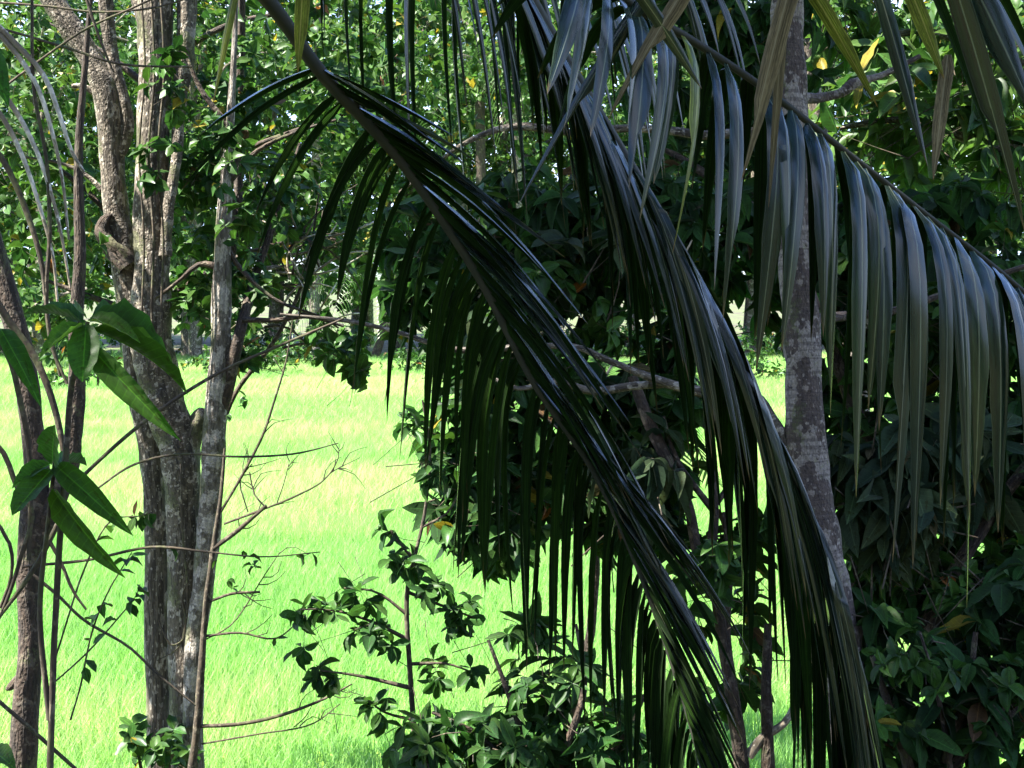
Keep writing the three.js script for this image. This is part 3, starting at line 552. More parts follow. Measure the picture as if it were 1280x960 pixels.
{
  const d = 6.6, t = thing('young_sapling', 'slender sapling with rounded leaf clusters against the bright paddy', 'sapling', low(520, 1200, d));
  const st = (l) => part(t, 'stem', stem(l, d, { seg: 6, per: 0.05, lump: 0.1 }), M.twig), br = (l) => part(t, 'branch', stem(l, d, { seg: 5, per: 0.05, lump: 0.1 }), M.twig);
  st([[522, 1200, 4.5], [520, 960, 3.8], [513, 850, 3.4], [509, 740, 3], [520, 690, 2.4], [531, 640, 2], [537, 560, 2], [528, 500, 1.4]]);
  for (const l of [[[511, 800, 3], [460, 775, 2], [410, 762, 1.4], [375, 762, 1]], [[511, 770, 2.6], [470, 740, 1.6], [430, 735, 1]], [[509, 740, 2.5], [560, 760, 1.8], [600, 775, 1]], [[514, 860, 3], [450, 845, 2], [400, 838, 1.2]], [[518, 700, 2], [500, 680, 1.4], [488, 662, 1]], [[514, 830, 2.5], [560, 830, 1.6], [600, 845, 1]], [[526, 660, 2], [560, 640, 1.4], [580, 600, 1]], [[517, 900, 2.5], [480, 890, 1.5], [455, 870, 1]]]) br(l);
  const list = [], tw = [];
  for (const [x, y, rx, ry, n] of [[405, 765, 45, 22, 9], [450, 745, 30, 18, 5], [490, 660, 22, 10, 3], [515, 705, 30, 18, 6], [575, 768, 34, 26, 8], [540, 735, 30, 20, 5], [400, 838, 34, 20, 6], [470, 795, 34, 18, 6], [545, 835, 28, 18, 4], [470, 880, 34, 16, 4], [545, 590, 16, 50, 5], [520, 530, 26, 20, 5], [380, 805, 22, 10, 2], [590, 835, 22, 14, 3]])
    fillBlob(list, tw, blobAt(x, y, d, rx, ry, 0.12, n), { n: [4, 6], L: 0.1, ratio: 0.42, droop: 0.45, set: OBOV, shell: 0.6 }, FAM.fresh);
  foliage(t, list, FAM.fresh, 300); part(t, 'twigs', mergeGeometries(tw), M.twig).userData.kind = 'stuff';
}
{
  const d = 6.8, t = thing('small_tree', 'slim brown forked tree beside the leaning grey trunk', 'tree', low(935, 1250, d));
  part(t, 'trunk', stem([[940, 1250, 12], [932, 1040, 11], [926, 950, 10], [912, 850, 9], [900, 765, 8.5], [890, 690, 7], [893, 635, 6], [886, 560, 4.5], [880, 480, 3.5], [876, 400, 2]], d, { seg: 9, per: 0.05, lump: 0.12 }), M.brownBark);
  for (const l of [[[930, 960, 8], [918, 880, 6], [908, 790, 6], [912, 700, 5], [906, 640, 4]], [[893, 640, 5], [870, 610, 4.5], [852, 585, 4], [838, 555, 3], [830, 520, 2]], [[870, 690, 6], [862, 640, 7], [840, 590, 8], [812, 530, 8], [790, 470, 6]], [[896, 630, 4], [915, 600, 3.6], [935, 565, 3], [960, 520, 2]], [[935, 945, 7], [955, 920, 6], [980, 904, 5], [998, 870, 4.5], [1008, 820, 4]], [[962, 1100, 10], [960, 960, 9], [958, 860, 7], [960, 780, 5]]]) part(t, 'branch', stem(l, d, { seg: 7, per: 0.05, lump: 0.14 }), l[0][0] === 935 ? M.paleTwig : M.brownBark);
  crown(t, [blobAt(890, 690, 6.8, 60, 45, 0.3, 14), blobAt(930, 660, 6.9, 40, 50, 0.25, 10), blobAt(940, 760, 6.9, 30, 70, 0.25, 10), blobAt(860, 760, 6.9, 40, 70, 0.25, 9), blobAt(925, 850, 7, 40, 40, 0.25, 7), blobAt(870, 500, 6.9, 60, 60, 0.25, 14), blobAt(850, 850, 6.8, 30, 50, 0.2, 4)], { n: [5, 7], L: 0.135, ratio: 0.5, droop: 0.6, set: OVAL, shell: 0.5 }, FAM.mid, 300);
}
shrub('leafy_shrub', 'broad blue-green leaved shrub crowding the foot of the slope', 5.8, [1160, 1250],
  [[[1150, 1150, 9], [1140, 980, 8], [1110, 880, 5], [1090, 820, 3]], [[1150, 1150, 9], [1180, 960, 7], [1210, 860, 5], [1220, 790, 3]], [[1145, 1000, 8], [1230, 920, 5], [1280, 880, 3]]],
  [blobAt(1190, 815, 5.9, 70, 36, 0.3, 24), blobAt(1100, 770, 6, 30, 40, 0.2, 8), blobAt(1240, 760, 6, 40, 40, 0.2, 10), blobAt(1120, 870, 5.9, 60, 44, 0.35, 20), blobAt(1230, 890, 5.9, 80, 70, 0.4, 30), blobAt(1130, 960, 5.9, 80, 40, 0.35, 16), blobAt(1290, 800, 6, 60, 110, 0.45, 40), blobAt(1250, 1000, 6, 120, 60, 0.4, 22)],
  { n: [5, 7], L: 0.165, ratio: 0.48, droop: 0.85, set: LANCE, shell: 0.6 }, FAM.dark, 280);
shrub('leafy_shrub', 'small-leaved fresh green shrub growing through the broad-leaved one', 5.7, [1200, 1250], [[[1200, 1200, 5], [1190, 980, 4], [1170, 860, 3], [1150, 790, 1.5]], [[1195, 1050, 4], [1240, 930, 3], [1265, 850, 1.5]]],
  [blobAt(1150, 830, 5.7, 60, 60, 0.25, 16), blobAt(1250, 860, 5.7, 50, 60, 0.25, 14), blobAt(1090, 920, 5.7, 40, 40, 0.2, 8)], { n: [5, 7], L: 0.085, ratio: 0.55, droop: 0.4, set: OVAL, shell: 0.7 }, FAM.mid, 200);

// ---------------------------------------------------------------- tree cluster at the edge of the paddy
function wood(name, label, d, base, trunk, branches, mat, cr, branchMat = mat) {
  const t = thing(name, label, 'tree', low(base[0], base[1], d)), pts = trunk.map((q) => at(q[0], q[1], q[3] ?? d)); pts.push(t.position.clone());
  part(t, 'trunk', tube(pts, [...trunk.map((q) => m(q[2], d)), m(trunk[trunk.length - 1][2] * 1.3, d)], { seg: 16, per: 0.06, lump: 0.13 }), mat);
  for (const l of branches) part(t, 'branch', stem(l, d, { seg: 8, per: 0.06, lump: 0.16 }), branchMat);
  if (cr) for (const c of cr) crown(t, ...c);
  return t;
}
const leafy = { n: [4, 7], L: 0.105, ratio: 0.6, droop: 0.4, set: SMALL, shell: 0.6 };
wood('paddy_tree', 'thick front trunk of the tree cluster, forked low and hung with roots', 9, [240, 1250],
  [[196, -420, 15], [194, -150, 20], [193, -30, 21], [193, 100, 21], [190, 250, 21], [190, 340, 23], [191, 430, 25], [205, 500, 26], [224, 560, 25], [230, 640, 21], [231, 760, 20], [232, 900, 21], [236, 1040, 24]],
  [[[228, 610, 15], [238, 555, 14], [247, 528, 12], [254, 516, 9], [258, 513, 3]], [[207, 320, 8, 8.9], [210, 262, 7, 8.9], [220, 200, 7, 8.95], [224, 130, 9], [232, 60, 12], [233, -60, 13], [240, -300, 9]], [[192, 60, 10], [150, -60, 8], [90, -160, 6], [20, -240, 4]], [[194, -100, 9], [260, -220, 7], [330, -300, 5]]],
  M.paleBark, [[[blobAt(245, 215, 9.3, 50, 85, 0.25, 46), blobAt(255, 330, 9.3, 25, 60, 0.15, 14), blobAt(190, 215, 8.7, 16, 50, 0.1, 5), blobAt(300, -260, 9.6, 200, 110, 1.2, 110), blobAt(230, 930, 8.8, 40, 28, 0.2, 7)], { ...leafy, L: 0.11 }, FAM.mid, 120]]);
const slanting = wood('paddy_tree', 'slanting pale mottled trunk with a broken stub, fused to the thick trunk', 9.15, [205, 1250],
  [[-60, -160, 11], [30, -55, 13], [75, 15, 15], [112, 72, 15], [133, 115, 16], [140, 200, 15], [146, 272, 17], [158, 330, 19], [168, 400, 21], [177, 480, 20], [189, 560, 17], [196, 640, 16], [197, 760, 16], [199, 900, 17], [202, 1040, 19]],
  [[[140, 215, 7], [158, 160, 9], [140, 70, 9], [132, 0, 9], [130, -120, 7]], [[128, 238, 4], [112, 222, 3], [80, 205, 2], [30, 196, 1.5]], [[120, 118, 4], [105, 108, 3.5], [90, 108, 3]]],
  M.paleBark, [[[blobAt(-40, -330, 9.6, 120, 70, 0.8, 30)], leafy, FAM.mid, 0]]);
part(slanting, 'broken_stub', stem([[160, 335, 13], [146, 318, 13], [134, 303, 12], [128, 288, 9], [133, 274, 6], [140, 268, 1.5]], 9.05, { seg: 10, per: 0.03, lump: 0.4 }), M.brownBark).userData.label = 'dark rotten broken branch stub';
wood('paddy_tree', 'slender grey trunk standing upright beside the low fork', 8.9, [242, 1250],
  [[300, -220, 2], [296, -60, 3], [292, 80, 4], [286, 180, 5.5], [280, 270, 9.5], [277, 380, 12.5], [273, 470, 13.5], [268, 545, 14], [265, 600, 14.5], [261, 665, 15], [253, 740, 14], [243, 810, 13], [241, 900, 13], [242, 1040, 15]],
  [[[268, 540, 9], [284, 485, 9], [300, 415, 8], [318, 350, 6, 9.2], [345, 270, 4, 9.5], [375, 180, 2.4, 9.7]], [[276, 335, 5], [250, 330, 3], [225, 350, 2.5], [195, 372, 2], [170, 385, 1.5]], [[279, 300, 4], [300, 335, 3], [345, 375, 2], [400, 395, 1.5]], [[284, 230, 4], [320, 190, 3], [370, 165, 2], [420, 150, 1.5]], [[284, 345, 6, 9.3], [296, 270, 6, 9.5], [300, 150, 6, 9.6], [301, 40, 5.5, 9.6], [303, -120, 5, 9.6]], [[288, 160, 4], [250, 110, 3], [230, 60, 2]], [[303, 400, 4], [345, 400, 3], [385, 396, 2.5], [430, 408, 1.5]]],
  M.whiteBark, [[[blobAt(300, 130, 9.4, 60, 110, 0.5, 40), blobAt(350, 250, 9.4, 70, 60, 0.5, 34), blobAt(310, 360, 9.2, 40, 60, 0.3, 22), blobAt(305, 445, 9.1, 22, 22, 0.15, 7), blobAt(425, 430, 9.2, 52, 36, 0.25, 26), blobAt(445, 465, 9.1, 22, 14, 0.12, 7), blobAt(400, 300, 9.8, 70, 70, 0.5, 34), blobAt(250, 380, 9.0, 20, 60, 0.15, 10), blobAt(440, 120, 10.4, 100, 100, 0.7, 55), blobAt(350, -20, 9.8, 120, 80, 0.8, 45), blobAt(285, 190, 8.6, 30, 60, 0.15, 12), blobAt(215, 130, 8.6, 30, 90, 0.15, 12), blobAt(300, 290, 8.6, 26, 40, 0.12, 8)], leafy, FAM.mid, 280]], M.brownBark);
wood('paddy_tree', 'many-leaved tree with small sunlit leaves close behind the paddy trunks', 10.9, [196, 1150],
  [[200, -200, 6], [200, 60, 8], [198, 300, 9], [197, 520, 10], [197, 800, 11], [196, 980, 12]],
  [[[198, 330, 5], [130, 260, 4], [60, 200, 3], [-20, 150, 2]], [[199, 260, 5], [280, 200, 4], [380, 160, 3], [470, 130, 2]], [[198, 400, 5], [110, 370, 3.5], [30, 340, 2]], [[198, 380, 5], [280, 330, 4], [370, 300, 3], [440, 300, 1.6]], [[200, 120, 5], [120, 60, 3.5], [40, 20, 2]], [[200, 80, 5], [290, 30, 3.5], [400, 10, 2]]],
  M.brownBark, [[[blobAt(50, 230, 10.8, 130, 170, 0.5, 130), blobAt(50, 60, 11, 130, 90, 0.5, 60), blobAt(250, 180, 11, 120, 180, 0.5, 120), blobAt(390, 220, 11, 90, 150, 0.5, 100), blobAt(390, 60, 11.1, 130, 90, 0.5, 80), blobAt(250, 370, 10.8, 110, 60, 0.4, 45), blobAt(80, 400, 10.8, 90, 50, 0.4, 30), blobAt(510, 170, 11.2, 80, 140, 0.4, 70), blobAt(490, 330, 11.2, 80, 80, 0.4, 50), blobAt(500, 20, 11.3, 100, 90, 0.4, 60), blobAt(640, 90, 11.4, 110, 120, 0.5, 80), blobAt(150, 300, 11.2, 120, 120, 0.4, 60)], { ...leafy, L: 0.1, lift: 0.5, twig: 0.3 }, FAM.bright, 200]]);
wood('mossy_tree', 'stout mossy trunk wrapped in fibres behind the large-leaved sapling', 7, [26, 1300],
  [[-40, 180, 12], [-10, 300, 13], [14, 390, 14], [31, 455, 14], [39, 530, 14], [46, 600, 16], [42, 660, 18], [36, 725, 15], [38, 800, 15], [33, 880, 16], [28, 970, 16]],
  [[[36, 840, 8], [14, 858, 6], [8, 862, 2]], [[42, 690, 14], [62, 640, 13], [84, 590, 12], [92, 540, 11.5], [96, 480, 10.5], [95, 410, 9.5], [100, 320, 7], [98, 200, 5.5], [108, 60, 4], [120, -80, 2]]], M.brownBark, [[[blobAt(70, 300, 7.6, 80, 70, 0.4, 14), blobAt(30, 180, 7.8, 80, 100, 0.5, 16)], { ...leafy, L: 0.085 }, FAM.mid, 60], [[blobAt(-235, 40, 8.5, 180, 260, 1.0, 150)], { ...leafy, L: 0.21 }, FAM.mid, 0]]);
wood('thin_tree', 'faint pale trunk in the sunlit thicket by the paddy', 60, [393, 455], [[398, -60, 5], [396, 150, 6], [394, 330, 6], [393, 430, 7]], [], M.paleBark, [[[blobAt(420, 100, 60, 150, 190, 4, 260)], { ...leafy, L: 0.4 }, FAM.bright, 0]]);

{
  const t = thing('bare_bush', 'tangle of bare grey twigs beside the slender grey trunk', 'bush', low(250, 1250, 9.6)), d = 9.6;
  part(t, 'stem', stem([[250, 1250, 5], [248, 900, 4], [266, 600, 3.5], [290, 500, 3], [340, 430, 2.8], [372, 370, 2.4], [390, 300, 1.6], [400, 230, 1]], d, { seg: 6, per: 0.08, lump: 0.12 }), M.twig);
  for (let i = 0; i < 34; i++) {
    const x0 = rr(330, 400), y0 = rr(280, 440), a = rr(-3.4, 0.4), L = rr(50, 130), b = rr(-0.5, 0.5);
    part(t, 'branch', stem([[x0, y0, 1.7], [x0 + Math.cos(a) * L * 0.4, y0 + Math.sin(a) * L * 0.4, 1.4, d + rr(-0.1, 0.1)], [x0 + Math.cos(a + b) * L * 0.75, y0 + Math.sin(a + b) * L * 0.75, 1, d + rr(-0.2, 0.2)], [x0 + Math.cos(a + b * 1.6) * L, y0 + Math.sin(a + b * 1.6) * L, 0.5, d + rr(-0.3, 0.3)]], d, { seg: 4, per: 0.1 }), i % 2 ? M.paleTwig : M.twig);
  }
}

// sunlit thicket trees left of the paddy, middle distance
for (const [px, py, d, rx, ry, rz, n, lab] of [[40, 120, 58, 190, 200, 3.5, 420, 'sunlit leafy tree behind the slanting mottled trunk'], [38, 370, 56, 150, 80, 3, 200, 'low sunlit tree at the shaded corner of the paddy'], [228, 290, 62, 150, 130, 4, 300, 'bright thicket tree seen between the paddy trunks'], [235, 70, 60, 190, 150, 4, 380, 'tall bright tree seen above the paddy fork'], [640, 60, 59, 190, 150, 4, 300, 'airy bright tree behind the hanging palm leaflets']]) {
  const c = at(px, py, d), b = V(c.x, groundY(c.x, c.z), c.z - 0.3), t = thing('thicket_tree', lab, 'tree', b);
  part(t, 'trunk', tube([b, b.clone().lerp(c, 0.6).add(V(0.2, 0, 0)), c.clone().add(V(0, m(ry, d) * 0.5, 0))], [0.3, 0.22, 0.08], { per: 0.4, lump: 0.12 }), M.paleBark);
  for (let i = 0; i < 5; i++) { const a = i * 1.26, e = c.clone().add(V(Math.cos(a) * m(rx, d) * 0.7, rr(-0.3, 0.6) * m(ry, d), Math.sin(a) * rz * 0.6)); part(t, 'branch', tube([b.clone().lerp(c, 0.75), b.clone().lerp(c, 0.95).lerp(e, 0.4), e], [0.12, 0.08, 0.03], { seg: 6, per: 0.5, lump: 0.15 }), M.paleBark); }
  crown(t, [[c, m(rx, d), m(ry, d), rz, n]], { n: [5, 8], L: 0.36, ratio: 0.55, droop: 0.35, set: SMALL, shell: 0.55, noTwigs: true }, FAM.bright, 0);
}

// ---------------------------------------------------------------- near things on the camera's left: large-leaved sapling, dry stems, vines
{
  const d = 3.5, t = thing('large_leaved_sapling', 'sapling with large ribbed drooping leaves before the paddy trunks', 'sapling', low(70, 1500, d));
  const st = (l) => part(t, 'stem', stem(l, d, { seg: 7, per: 0.03, lump: 0.08 }), M.twig);
  st([[60, 1500, 5], [62, 1000, 4.5], [70, 760, 4], [83, 560, 4], [90, 480, 3.6], [104, 432, 3.2], [110, 402, 2.6]]);
  st([[62, 900, 4], [50, 760, 3.4], [62, 640, 3], [68, 578, 2.4]]);
  const leaf = (a, b, W, nrm, k, tint) => {
    const p = at(...a), q = at(...b), ax = q.clone().sub(p), L = ax.length(), Y = ax.clone().normalize(), N = nrm.clone().addScaledVector(Y, -nrm.dot(Y)).normalize();
    const o = new THREE.Mesh(LEAVES_BIG[k], FAM.sapling.single[tint]); o.name = 'leaf'; o.castShadow = o.receiveShadow = true;
    new THREE.Matrix4().makeBasis(Y.clone().cross(N).multiplyScalar(m(W * 0.85, a[2])), Y.clone().multiplyScalar(L), N.multiplyScalar(L)).setPosition(p).decompose(o.position, o.quaternion, o.scale);
    o.position.sub(t.position); t.add(o);
  };
  const LEAVES_BIG = [protoLeaf('lance', 10, 0.3, 0.4), protoLeaf('oval', 10, 0.15, 0.1), protoLeaf('lance', 10, 0.35, 0.45), protoLeaf('lance', 10, 0.2, -0.1)];
  const CAM = V(0.1, 0.3, 1);
  leaf([108, 404, 3.5], [102, 476, 3.4], 46, CAM, 1, 3);                      // broad leaf hanging towards the camera
  leaf([112, 432, 3.5], [214, 546, 3.35], 40, V(-0.3, 0.5, 1), 0, 1);
  leaf([109, 400, 3.5], [178, 412, 3.45], 34, V(0.1, 1, 0.5), 2, 2);
  leaf([112, 412, 3.5], [262, 462, 3.7], 26, V(0.2, 1, 0.25), 2, 2);
  leaf([106, 405, 3.5], [25, 368, 3.6], 24, V(0, 1, 0.2), 0, 0);
  leaf([105, 408, 3.5], [42, 432, 3.35], 26, V(0, 1, 0.5), 2, 4);
  leaf([112, 400, 3.5], [222, 412, 4.0], 26, V(0, 1, -0.1), 0, 0);
  leaf([100, 420, 3.5], [86, 360, 3.8], 22, V(0, 0.3, 1), 0, 2);
  leaf([68, 580, 3.5], [158, 660, 3.35], 40, V(-0.2, 0.7, 1), 0, 1);
  leaf([66, 610, 3.5], [140, 724, 3.35], 38, V(-0.4, 0.4, 1), 0, 2);
  leaf([66, 580, 3.5], [64, 535, 3.3], 40, CAM, 1, 3);
  leaf([64, 580, 3.5], [12, 600, 3.4], 34, V(0, 0.8, 0.6), 0, 3);
  leaf([66, 585, 3.5], [14, 640, 3.3], 38, V(0, 0.5, 1), 1, 1);
  leaf([70, 585, 3.5], [110, 560, 3.7], 26, V(0, 1, 0.2), 0, 0);
  leaf([0, 410, 3.5], [52, 500, 3.4], 34, V(0.3, 0.6, 1), 0, 0);
  leaf([-20, 60, 3.5], [10, 120, 3.4], 40, V(0.3, 0.6, 1), 0, 0);
  leaf([-10, 940, 3.5], [16, 950, 3.4], 36, V(0.1, 1, 0.6), 2, 2);
}
{
  const d = 3.9, t = thing('dry_palm_frond', 'withered palm frond arching as bare grey stems over the sapling', 'frond', low(-260, 1400, d));
  const str = (l, mat = M.paleTwig) => part(t, 'stalk', stem(l, d, { seg: 6, per: 0.04, lump: 0.06 }), mat);
  str([[-260, 1400, 18], [-280, 700, 16], [-240, 200, 14], [-160, -20, 10], [-80, -60, 6]], M.brownBark);
  str([[-90, -10, 3], [-30, 10, 3.5], [20, 55, 3.8], [55, 95, 3.5], [75, 145, 3], [90, 190, 2.4], [105, 215, 2]]);
  str([[-90, 10, 3], [-30, 20, 3.5], [10, 55, 3.5], [45, 105, 3.2], [65, 165, 2.8], [78, 225, 2.2], [86, 300, 1.6]]);
  str([[-100, 60, 3], [-30, 80, 3.4], [10, 125, 3.4], [42, 180, 3], [62, 235, 2.6], [76, 290, 2.2], [88, 360, 1.5]]);
  str([[-100, 90, 3], [-30, 110, 3.4], [5, 150, 3.4], [30, 200, 3], [50, 260, 2.6], [66, 320, 2.2], [72, 380, 1.5]]);
  str([[-120, 140, 3], [-50, 150, 3.6], [0, 195, 4], [35, 270, 3.8], [52, 330, 3.2], [60, 400, 2.4], [75, 470, 2]], M.twig);
  str([[-120, 250, 4], [-40, 320, 4.4], [10, 400, 5], [45, 450, 5], [68, 510, 4.6], [80, 570, 4], [82, 620, 3.6]], M.twig);
  str([[-110, 330, 3], [-30, 400, 3.6], [8, 440, 4], [25, 500, 4], [36, 560, 3.6], [38, 620, 3.2], [36, 700, 3]], M.twig);
  str([[40, 0, 2], [42, 110, 2.4], [58, 200, 2.6], [62, 300, 3], [58, 360, 2.8], [64, 430, 2.4], [84, 480, 2]], M.twig);
  str([[-60, 520, 3], [0, 560, 3.6], [22, 610, 3.6], [40, 640, 3.2], [28, 690, 3], [0, 770, 2.6], [-40, 830, 2]], M.twig);
  str([[60, 560, 3], [82, 620, 3.4], [60, 680, 3.2], [30, 730, 3], [0, 770, 2.4]], M.twig);
  str([[55, 665, 3], [75, 700, 2.6], [92, 740, 2.2], [108, 762, 1.5]], M.twig);
  str([[-30, 620, 2.6], [12, 680, 2.6], [14, 720, 2.2], [0, 760, 2]], M.twig);
}
// long vines and twigs that cross before the paddy
function vine(label, d, l, leaves = 0) {
  const t = thing('vine', label, 'vine', at(l[0][0], l[0][1], l[0][3] ?? d));
  part(t, 'stem', stem(l, d, { seg: 5, per: 0.04, lump: 0.1 }), M.twig);
  if (leaves) {
    const list = [], c = new THREE.CatmullRomCurve3(l.map((q) => at(q[0], q[1], q[3] ?? d)));
    for (let i = 0; i < leaves; i++) { const u = rr(0.3, 1), p = c.getPoint(u); addLeaf(list, p, randDir().addScaledVector(DOWN, 0.4), UP.clone().addScaledVector(randDir(), 0.4), 0.06, 0.03, SMALL, FAM.mid); }
    foliage(t, list, FAM.mid, 60);
  }
}
vine('straight dark twig slanting up across the slender grey trunk', 5, [[60, 640, 2.5], [128, 572, 2.6], [190, 520, 2.6], [270, 468, 2.3], [350, 432, 2], [430, 398, 1.4]]);
vine('thin twig bowing across both paddy trunks at fork height', 5.2, [[120, 612, 1.4], [165, 582, 1.6], [222, 568, 1.6], [300, 571, 1.5], [370, 567, 1.3], [423, 554, 0.8]]);
vine('dark vine sagging from the mossy trunk to the foot of the thick trunk', 5.4, [[36, 715, 2.4], [70, 742, 2.2], [105, 775, 2], [160, 808, 1.8], [200, 845, 1.6], [245, 882, 1.2]]);
vine('dark stem slanting down past the foot of the mossy trunk', 4.8, [[-20, 860, 2.6], [20, 895, 2.8], [60, 930, 2.6], [110, 975, 2.4]]);
vine('level thin vine from the mossy trunk past the thick trunk', 5.3, [[30, 708, 2], [110, 700, 2], [190, 684, 1.8], [260, 690, 1.4], [330, 696, 1], [400, 690, 0.7]], 6);
vine('long dark twig crossing the top of the slanting mottled trunk', 5.6, [[-20, 30, 1.8], [30, 44, 1.8], [90, 62, 1.9], [150, 80, 1.7], [240, 84, 1.2]]);
vine('thin twig running level over the trunks near the canopy', 5.8, [[-20, 2, 1.6], [60, 8, 1.6], [120, 15, 1.5], [190, 10, 1.3], [260, -10, 1]]);
vine('dark twig rising to the canopy across the mottled trunk', 5.4, [[10, 105, 1.6], [60, 68, 1.7], [110, 35, 1.6], [170, 8, 1.4], [230, -20, 1]]);
vine('short dark twig hanging over the mottled trunk', 5.2, [[102, -20, 2], [118, 30, 2], [133, 70, 1.8], [142, 90, 1]]);
vine('leafy climbing stem trailing in front of the mossy trunk', 4.6, [[88, 900, 1.2], [100, 860, 1.2], [115, 790, 1.1], [135, 740, 1], [165, 690, 0.7]], 12);
vine('feathery climbing stem beside the thin brown trunk', 4.7, [[70, 820, 1.2], [110, 700, 1.2], [140, 650, 1.1], [175, 645, 0.8], [190, 640, 0.6]], 12);
vine('leafy trailing stem above the foot of the thick trunk', 5, [[60, 860, 1.2], [110, 815, 1.2], [150, 770, 1], [170, 745, 0.7], [175, 730, 0.5]], 10);
vine('pale root dangling along the thick trunk', 8.6, [[226, 580, 1.2], [229, 680, 1.4], [234, 730, 1.4], [232, 780, 1.2], [222, 810, 0.9], [196, 826, 0.6]]);
vine('pale looped root hugging the thick trunk', 8.6, [[238, 720, 1.1], [228, 745, 1.3], [232, 775, 1.3], [228, 800, 1.3], [214, 806, 1.2], [198, 775, 0.8]]);
for (const [x, w, lab] of [[176, 1.4, 'thin root clinging to the lit edge of the thick trunk'], [188, 1.8, 'root running down the middle of the thick trunk'], [200, 1.6, 'twisted root beside the dark side stem of the thick trunk']])
  vine(lab, 8.72, [[x, -20, w], [x + 5, 90, w], [x - 2, 190, w], [x + 4, 300, w], [x + 2, 400, w], [x + 10, 470, w]]);
// bare sapling in front of the paddy
{
  const d = 7.5, t = thing('bare_sapling', 'nearly leafless sapling with fine curved branches against the paddy', 'sapling', low(235, 1250, d));
  part(t, 'stem', stem([[232, 1250, 6], [236, 1000, 5.5], [246, 910, 5], [252, 830, 4.5], [258, 750, 4], [266, 690, 3.4], [276, 620, 2.6], [281, 560, 1.6]], d, { seg: 7, per: 0.05, lump: 0.12 }), M.twig);
  const limbs = [[[267, 685, 3.4], [295, 665, 3.2], [315, 648, 2.8], [333, 632, 2.6]], [[276, 640, 1.8], [305, 590, 2], [328, 545, 2], [345, 495, 1.6], [358, 450, 1.2], [366, 400, 0.8]], [[280, 655, 1.6], [320, 640, 1.6], [370, 620, 1.4], [405, 600, 1.1], [422, 575, 0.8], [424, 555, 0.5]], [[246, 908, 2.6], [300, 905, 2.6], [345, 896, 2.4], [400, 876, 1.8], [440, 855, 1]], [[262, 752, 1.8], [290, 742, 2], [325, 740, 1.6]], [[258, 795, 1.8], [300, 791, 1.5], [345, 798, 1.1], [380, 770, 0.7]], [[256, 800, 1], [290, 780, 1], [330, 720, 0.8], [350, 690, 0.5]], [[252, 930, 1.2], [320, 918, 1.2], [390, 905, 1], [425, 880, 0.7]], [[310, 640, 1], [300, 600, 1], [315, 580, 0.7]], [[400, 604, 0.8], [415, 590, 0.8], [450, 572, 0.5]], [[330, 632, 1.2], [318, 618, 1.2], [312, 590, 0.8]], [[345, 632, 0.8], [356, 600, 0.7], [362, 575, 0.4]]];
  for (const l of limbs) part(t, 'branch', stem(l, d, { seg: 5, per: 0.05, lump: 0.1 }), M.twig);
  const tw = [];
  for (const l of limbs) for (let i = 0; i < 4; i++) {
    const k = Math.min(l.length - 2, 1 + Math.floor(rnd() * (l.length - 1))), f = rnd(), x0 = l[k][0] + (l[k + 1][0] - l[k][0]) * f, y0 = l[k][1] + (l[k + 1][1] - l[k][1]) * f;
    const a = Math.atan2(l[k + 1][1] - l[k][1], l[k + 1][0] - l[k][0]) + rr(0.4, 0.9) * (rnd() < 0.5 ? -1 : 1), L = rr(14, 44), b = rr(-0.6, 0.6);
    tw.push(stem([[x0, y0, 0.8], [x0 + Math.cos(a) * L * 0.5, y0 + Math.sin(a) * L * 0.5, 0.6], [x0 + Math.cos(a + b) * L, y0 + Math.sin(a + b) * L, 0.3]], d, { seg: 4, per: 0.06 }));
  }
  part(t, 'twigs', mergeGeometries(tw), M.twig).userData.kind = 'stuff';
  const list = [];
  for (const [x, y] of [[318, 708], [322, 700], [315, 706], [304, 688], [285, 725], [290, 735], [310, 500], [306, 508], [308, 496], [283, 520], [345, 798], [272, 700]]) for (let k = 0; k < 2; k++) addLeaf(list, at(x, y, d), randDir().addScaledVector(DOWN, 0.5), UP.clone().addScaledVector(randDir(), 0.6), rr(0.04, 0.07), 0.03, SMALL, FAM.mid);
  foliage(t, list, FAM.mid, 40);
}
shrub('leafy_shrub', 'small glossy plant at the foot of the thick paddy trunk', 8.4, [190, 1100], [[[190, 1100, 3], [180, 980, 2.5], [170, 930, 1.5]], [[190, 1100, 3], [205, 1000, 2.5], [215, 940, 1.5]]],
  [blobAt(165, 915, 8.4, 18, 16, 0.1, 3), blobAt(205, 945, 8.4, 40, 22, 0.2, 9), blobAt(180, 1000, 8.4, 60, 30, 0.3, 12)], { n: [4, 6], L: 0.11, ratio: 0.5, droop: 0.4, set: OVAL, shell: 0.6 }, FAM.mid, 60);

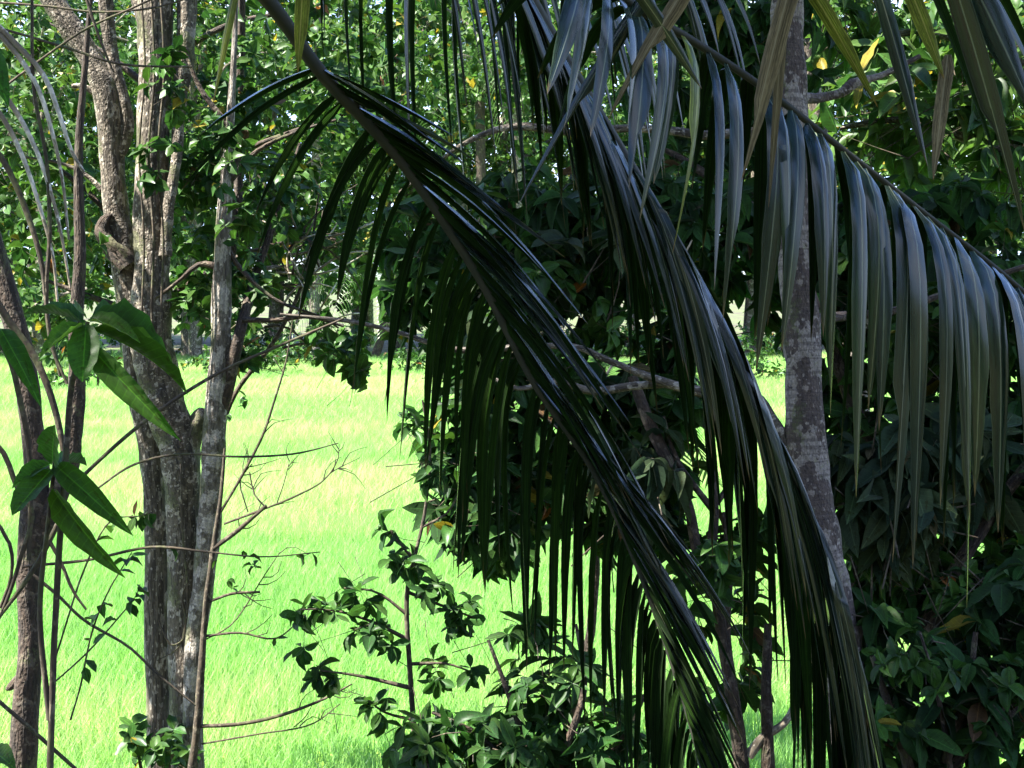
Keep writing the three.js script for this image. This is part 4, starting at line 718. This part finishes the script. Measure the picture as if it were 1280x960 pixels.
// ---------------------------------------------------------------- trees beside and behind the camera whose crowns shade the foreground
function shadeTree(x, z, h, blobs, label, n = 195) {
  const b = V(x, groundY(x, z) - 0.1, z), t = thing('shade_tree', label, 'tree', b);
  part(t, 'trunk', tube([b, V(x + 0.2, h * 0.5, z), V(x, h, z)], [0.28, 0.22, 0.12], { seg: 14, per: 0.15, lump: 0.12 }), M.brownBark);
  for (const c of blobs) part(t, 'branch', tube([V(x, h * 0.72, z), V(x, h * 0.8, z).lerp(c[0], 0.5), c[0]], [0.12, 0.08, 0.03], { seg: 8, per: 0.2, lump: 0.15 }), M.brownBark);
  crown(t, blobs.map((c) => [...c, n]), { n: [6, 9], L: 0.3, ratio: 0.5, droop: 0.3, set: SMALL, shell: 0.45, twig: 0.15 }, FAM.dark, 0);
}
shadeTree(-5.5, -1.5, 11, [[V(-4.2, 10.6, -2.5), 2.6, 1.6, 2.6], [V(-2.1, 11, -2.6), 2.0, 1.3, 2.2], [V(-5.6, 12, -0.5), 2.8, 1.8, 2.6], [V(-3.0, 11.5, -5), 2.2, 1.4, 2.2], [V(-6.8, 10.5, -3.5), 2.2, 1.5, 2.4], [V(-1.6, 11.4, 0.6), 2.8, 1.3, 2.8]], 'tall tree left of the viewpoint shading the palm');
shadeTree(3.4, -7.0, 10, [[V(-0.4, 9.6, -6.8), 2.2, 1.3, 1.7], [V(1.6, 10, -6.5), 2.2, 1.5, 2.2], [V(-2.5, 9.9, -6.9), 1.7, 1.1, 1.6], [V(3.6, 10, -8), 2.4, 1.5, 2.4], [V(4, 9, -5), 2, 1.4, 2], [V(2.2, 10.4, -3), 2.6, 1.3, 2.4], [V(2.8, 10.8, 0.6), 2.6, 1.3, 2.4]], 'tall spreading tree roofing the dark slope');

for (const [x, z, h, lab] of [[-9, 3, 9.5, 'tall tree on the rise beyond the palm'], [-6, 6, 9, 'tall tree on the rise behind the viewpoint, beside the palm'], [-1.5, 9, 9.5, 'tall tree on the rise straight behind the viewpoint'], [5.5, 6.5, 9, 'tall tree on the rise behind the viewpoint, beside the slope']])
  shadeTree(x, z, h, [[V(x - 1.5, h * 0.85, z - 0.5), 2.8, 2.2, 2.4], [V(x + 1.8, h * 0.75, z), 2.6, 2.2, 2.4], [V(x, h * 0.5, z + 0.5), 3.4, 2.4, 2.4], [V(x + 0.3, h * 1.05, z), 2.6, 1.8, 2.2]], lab, 150);

renderer.render(scene, camera);
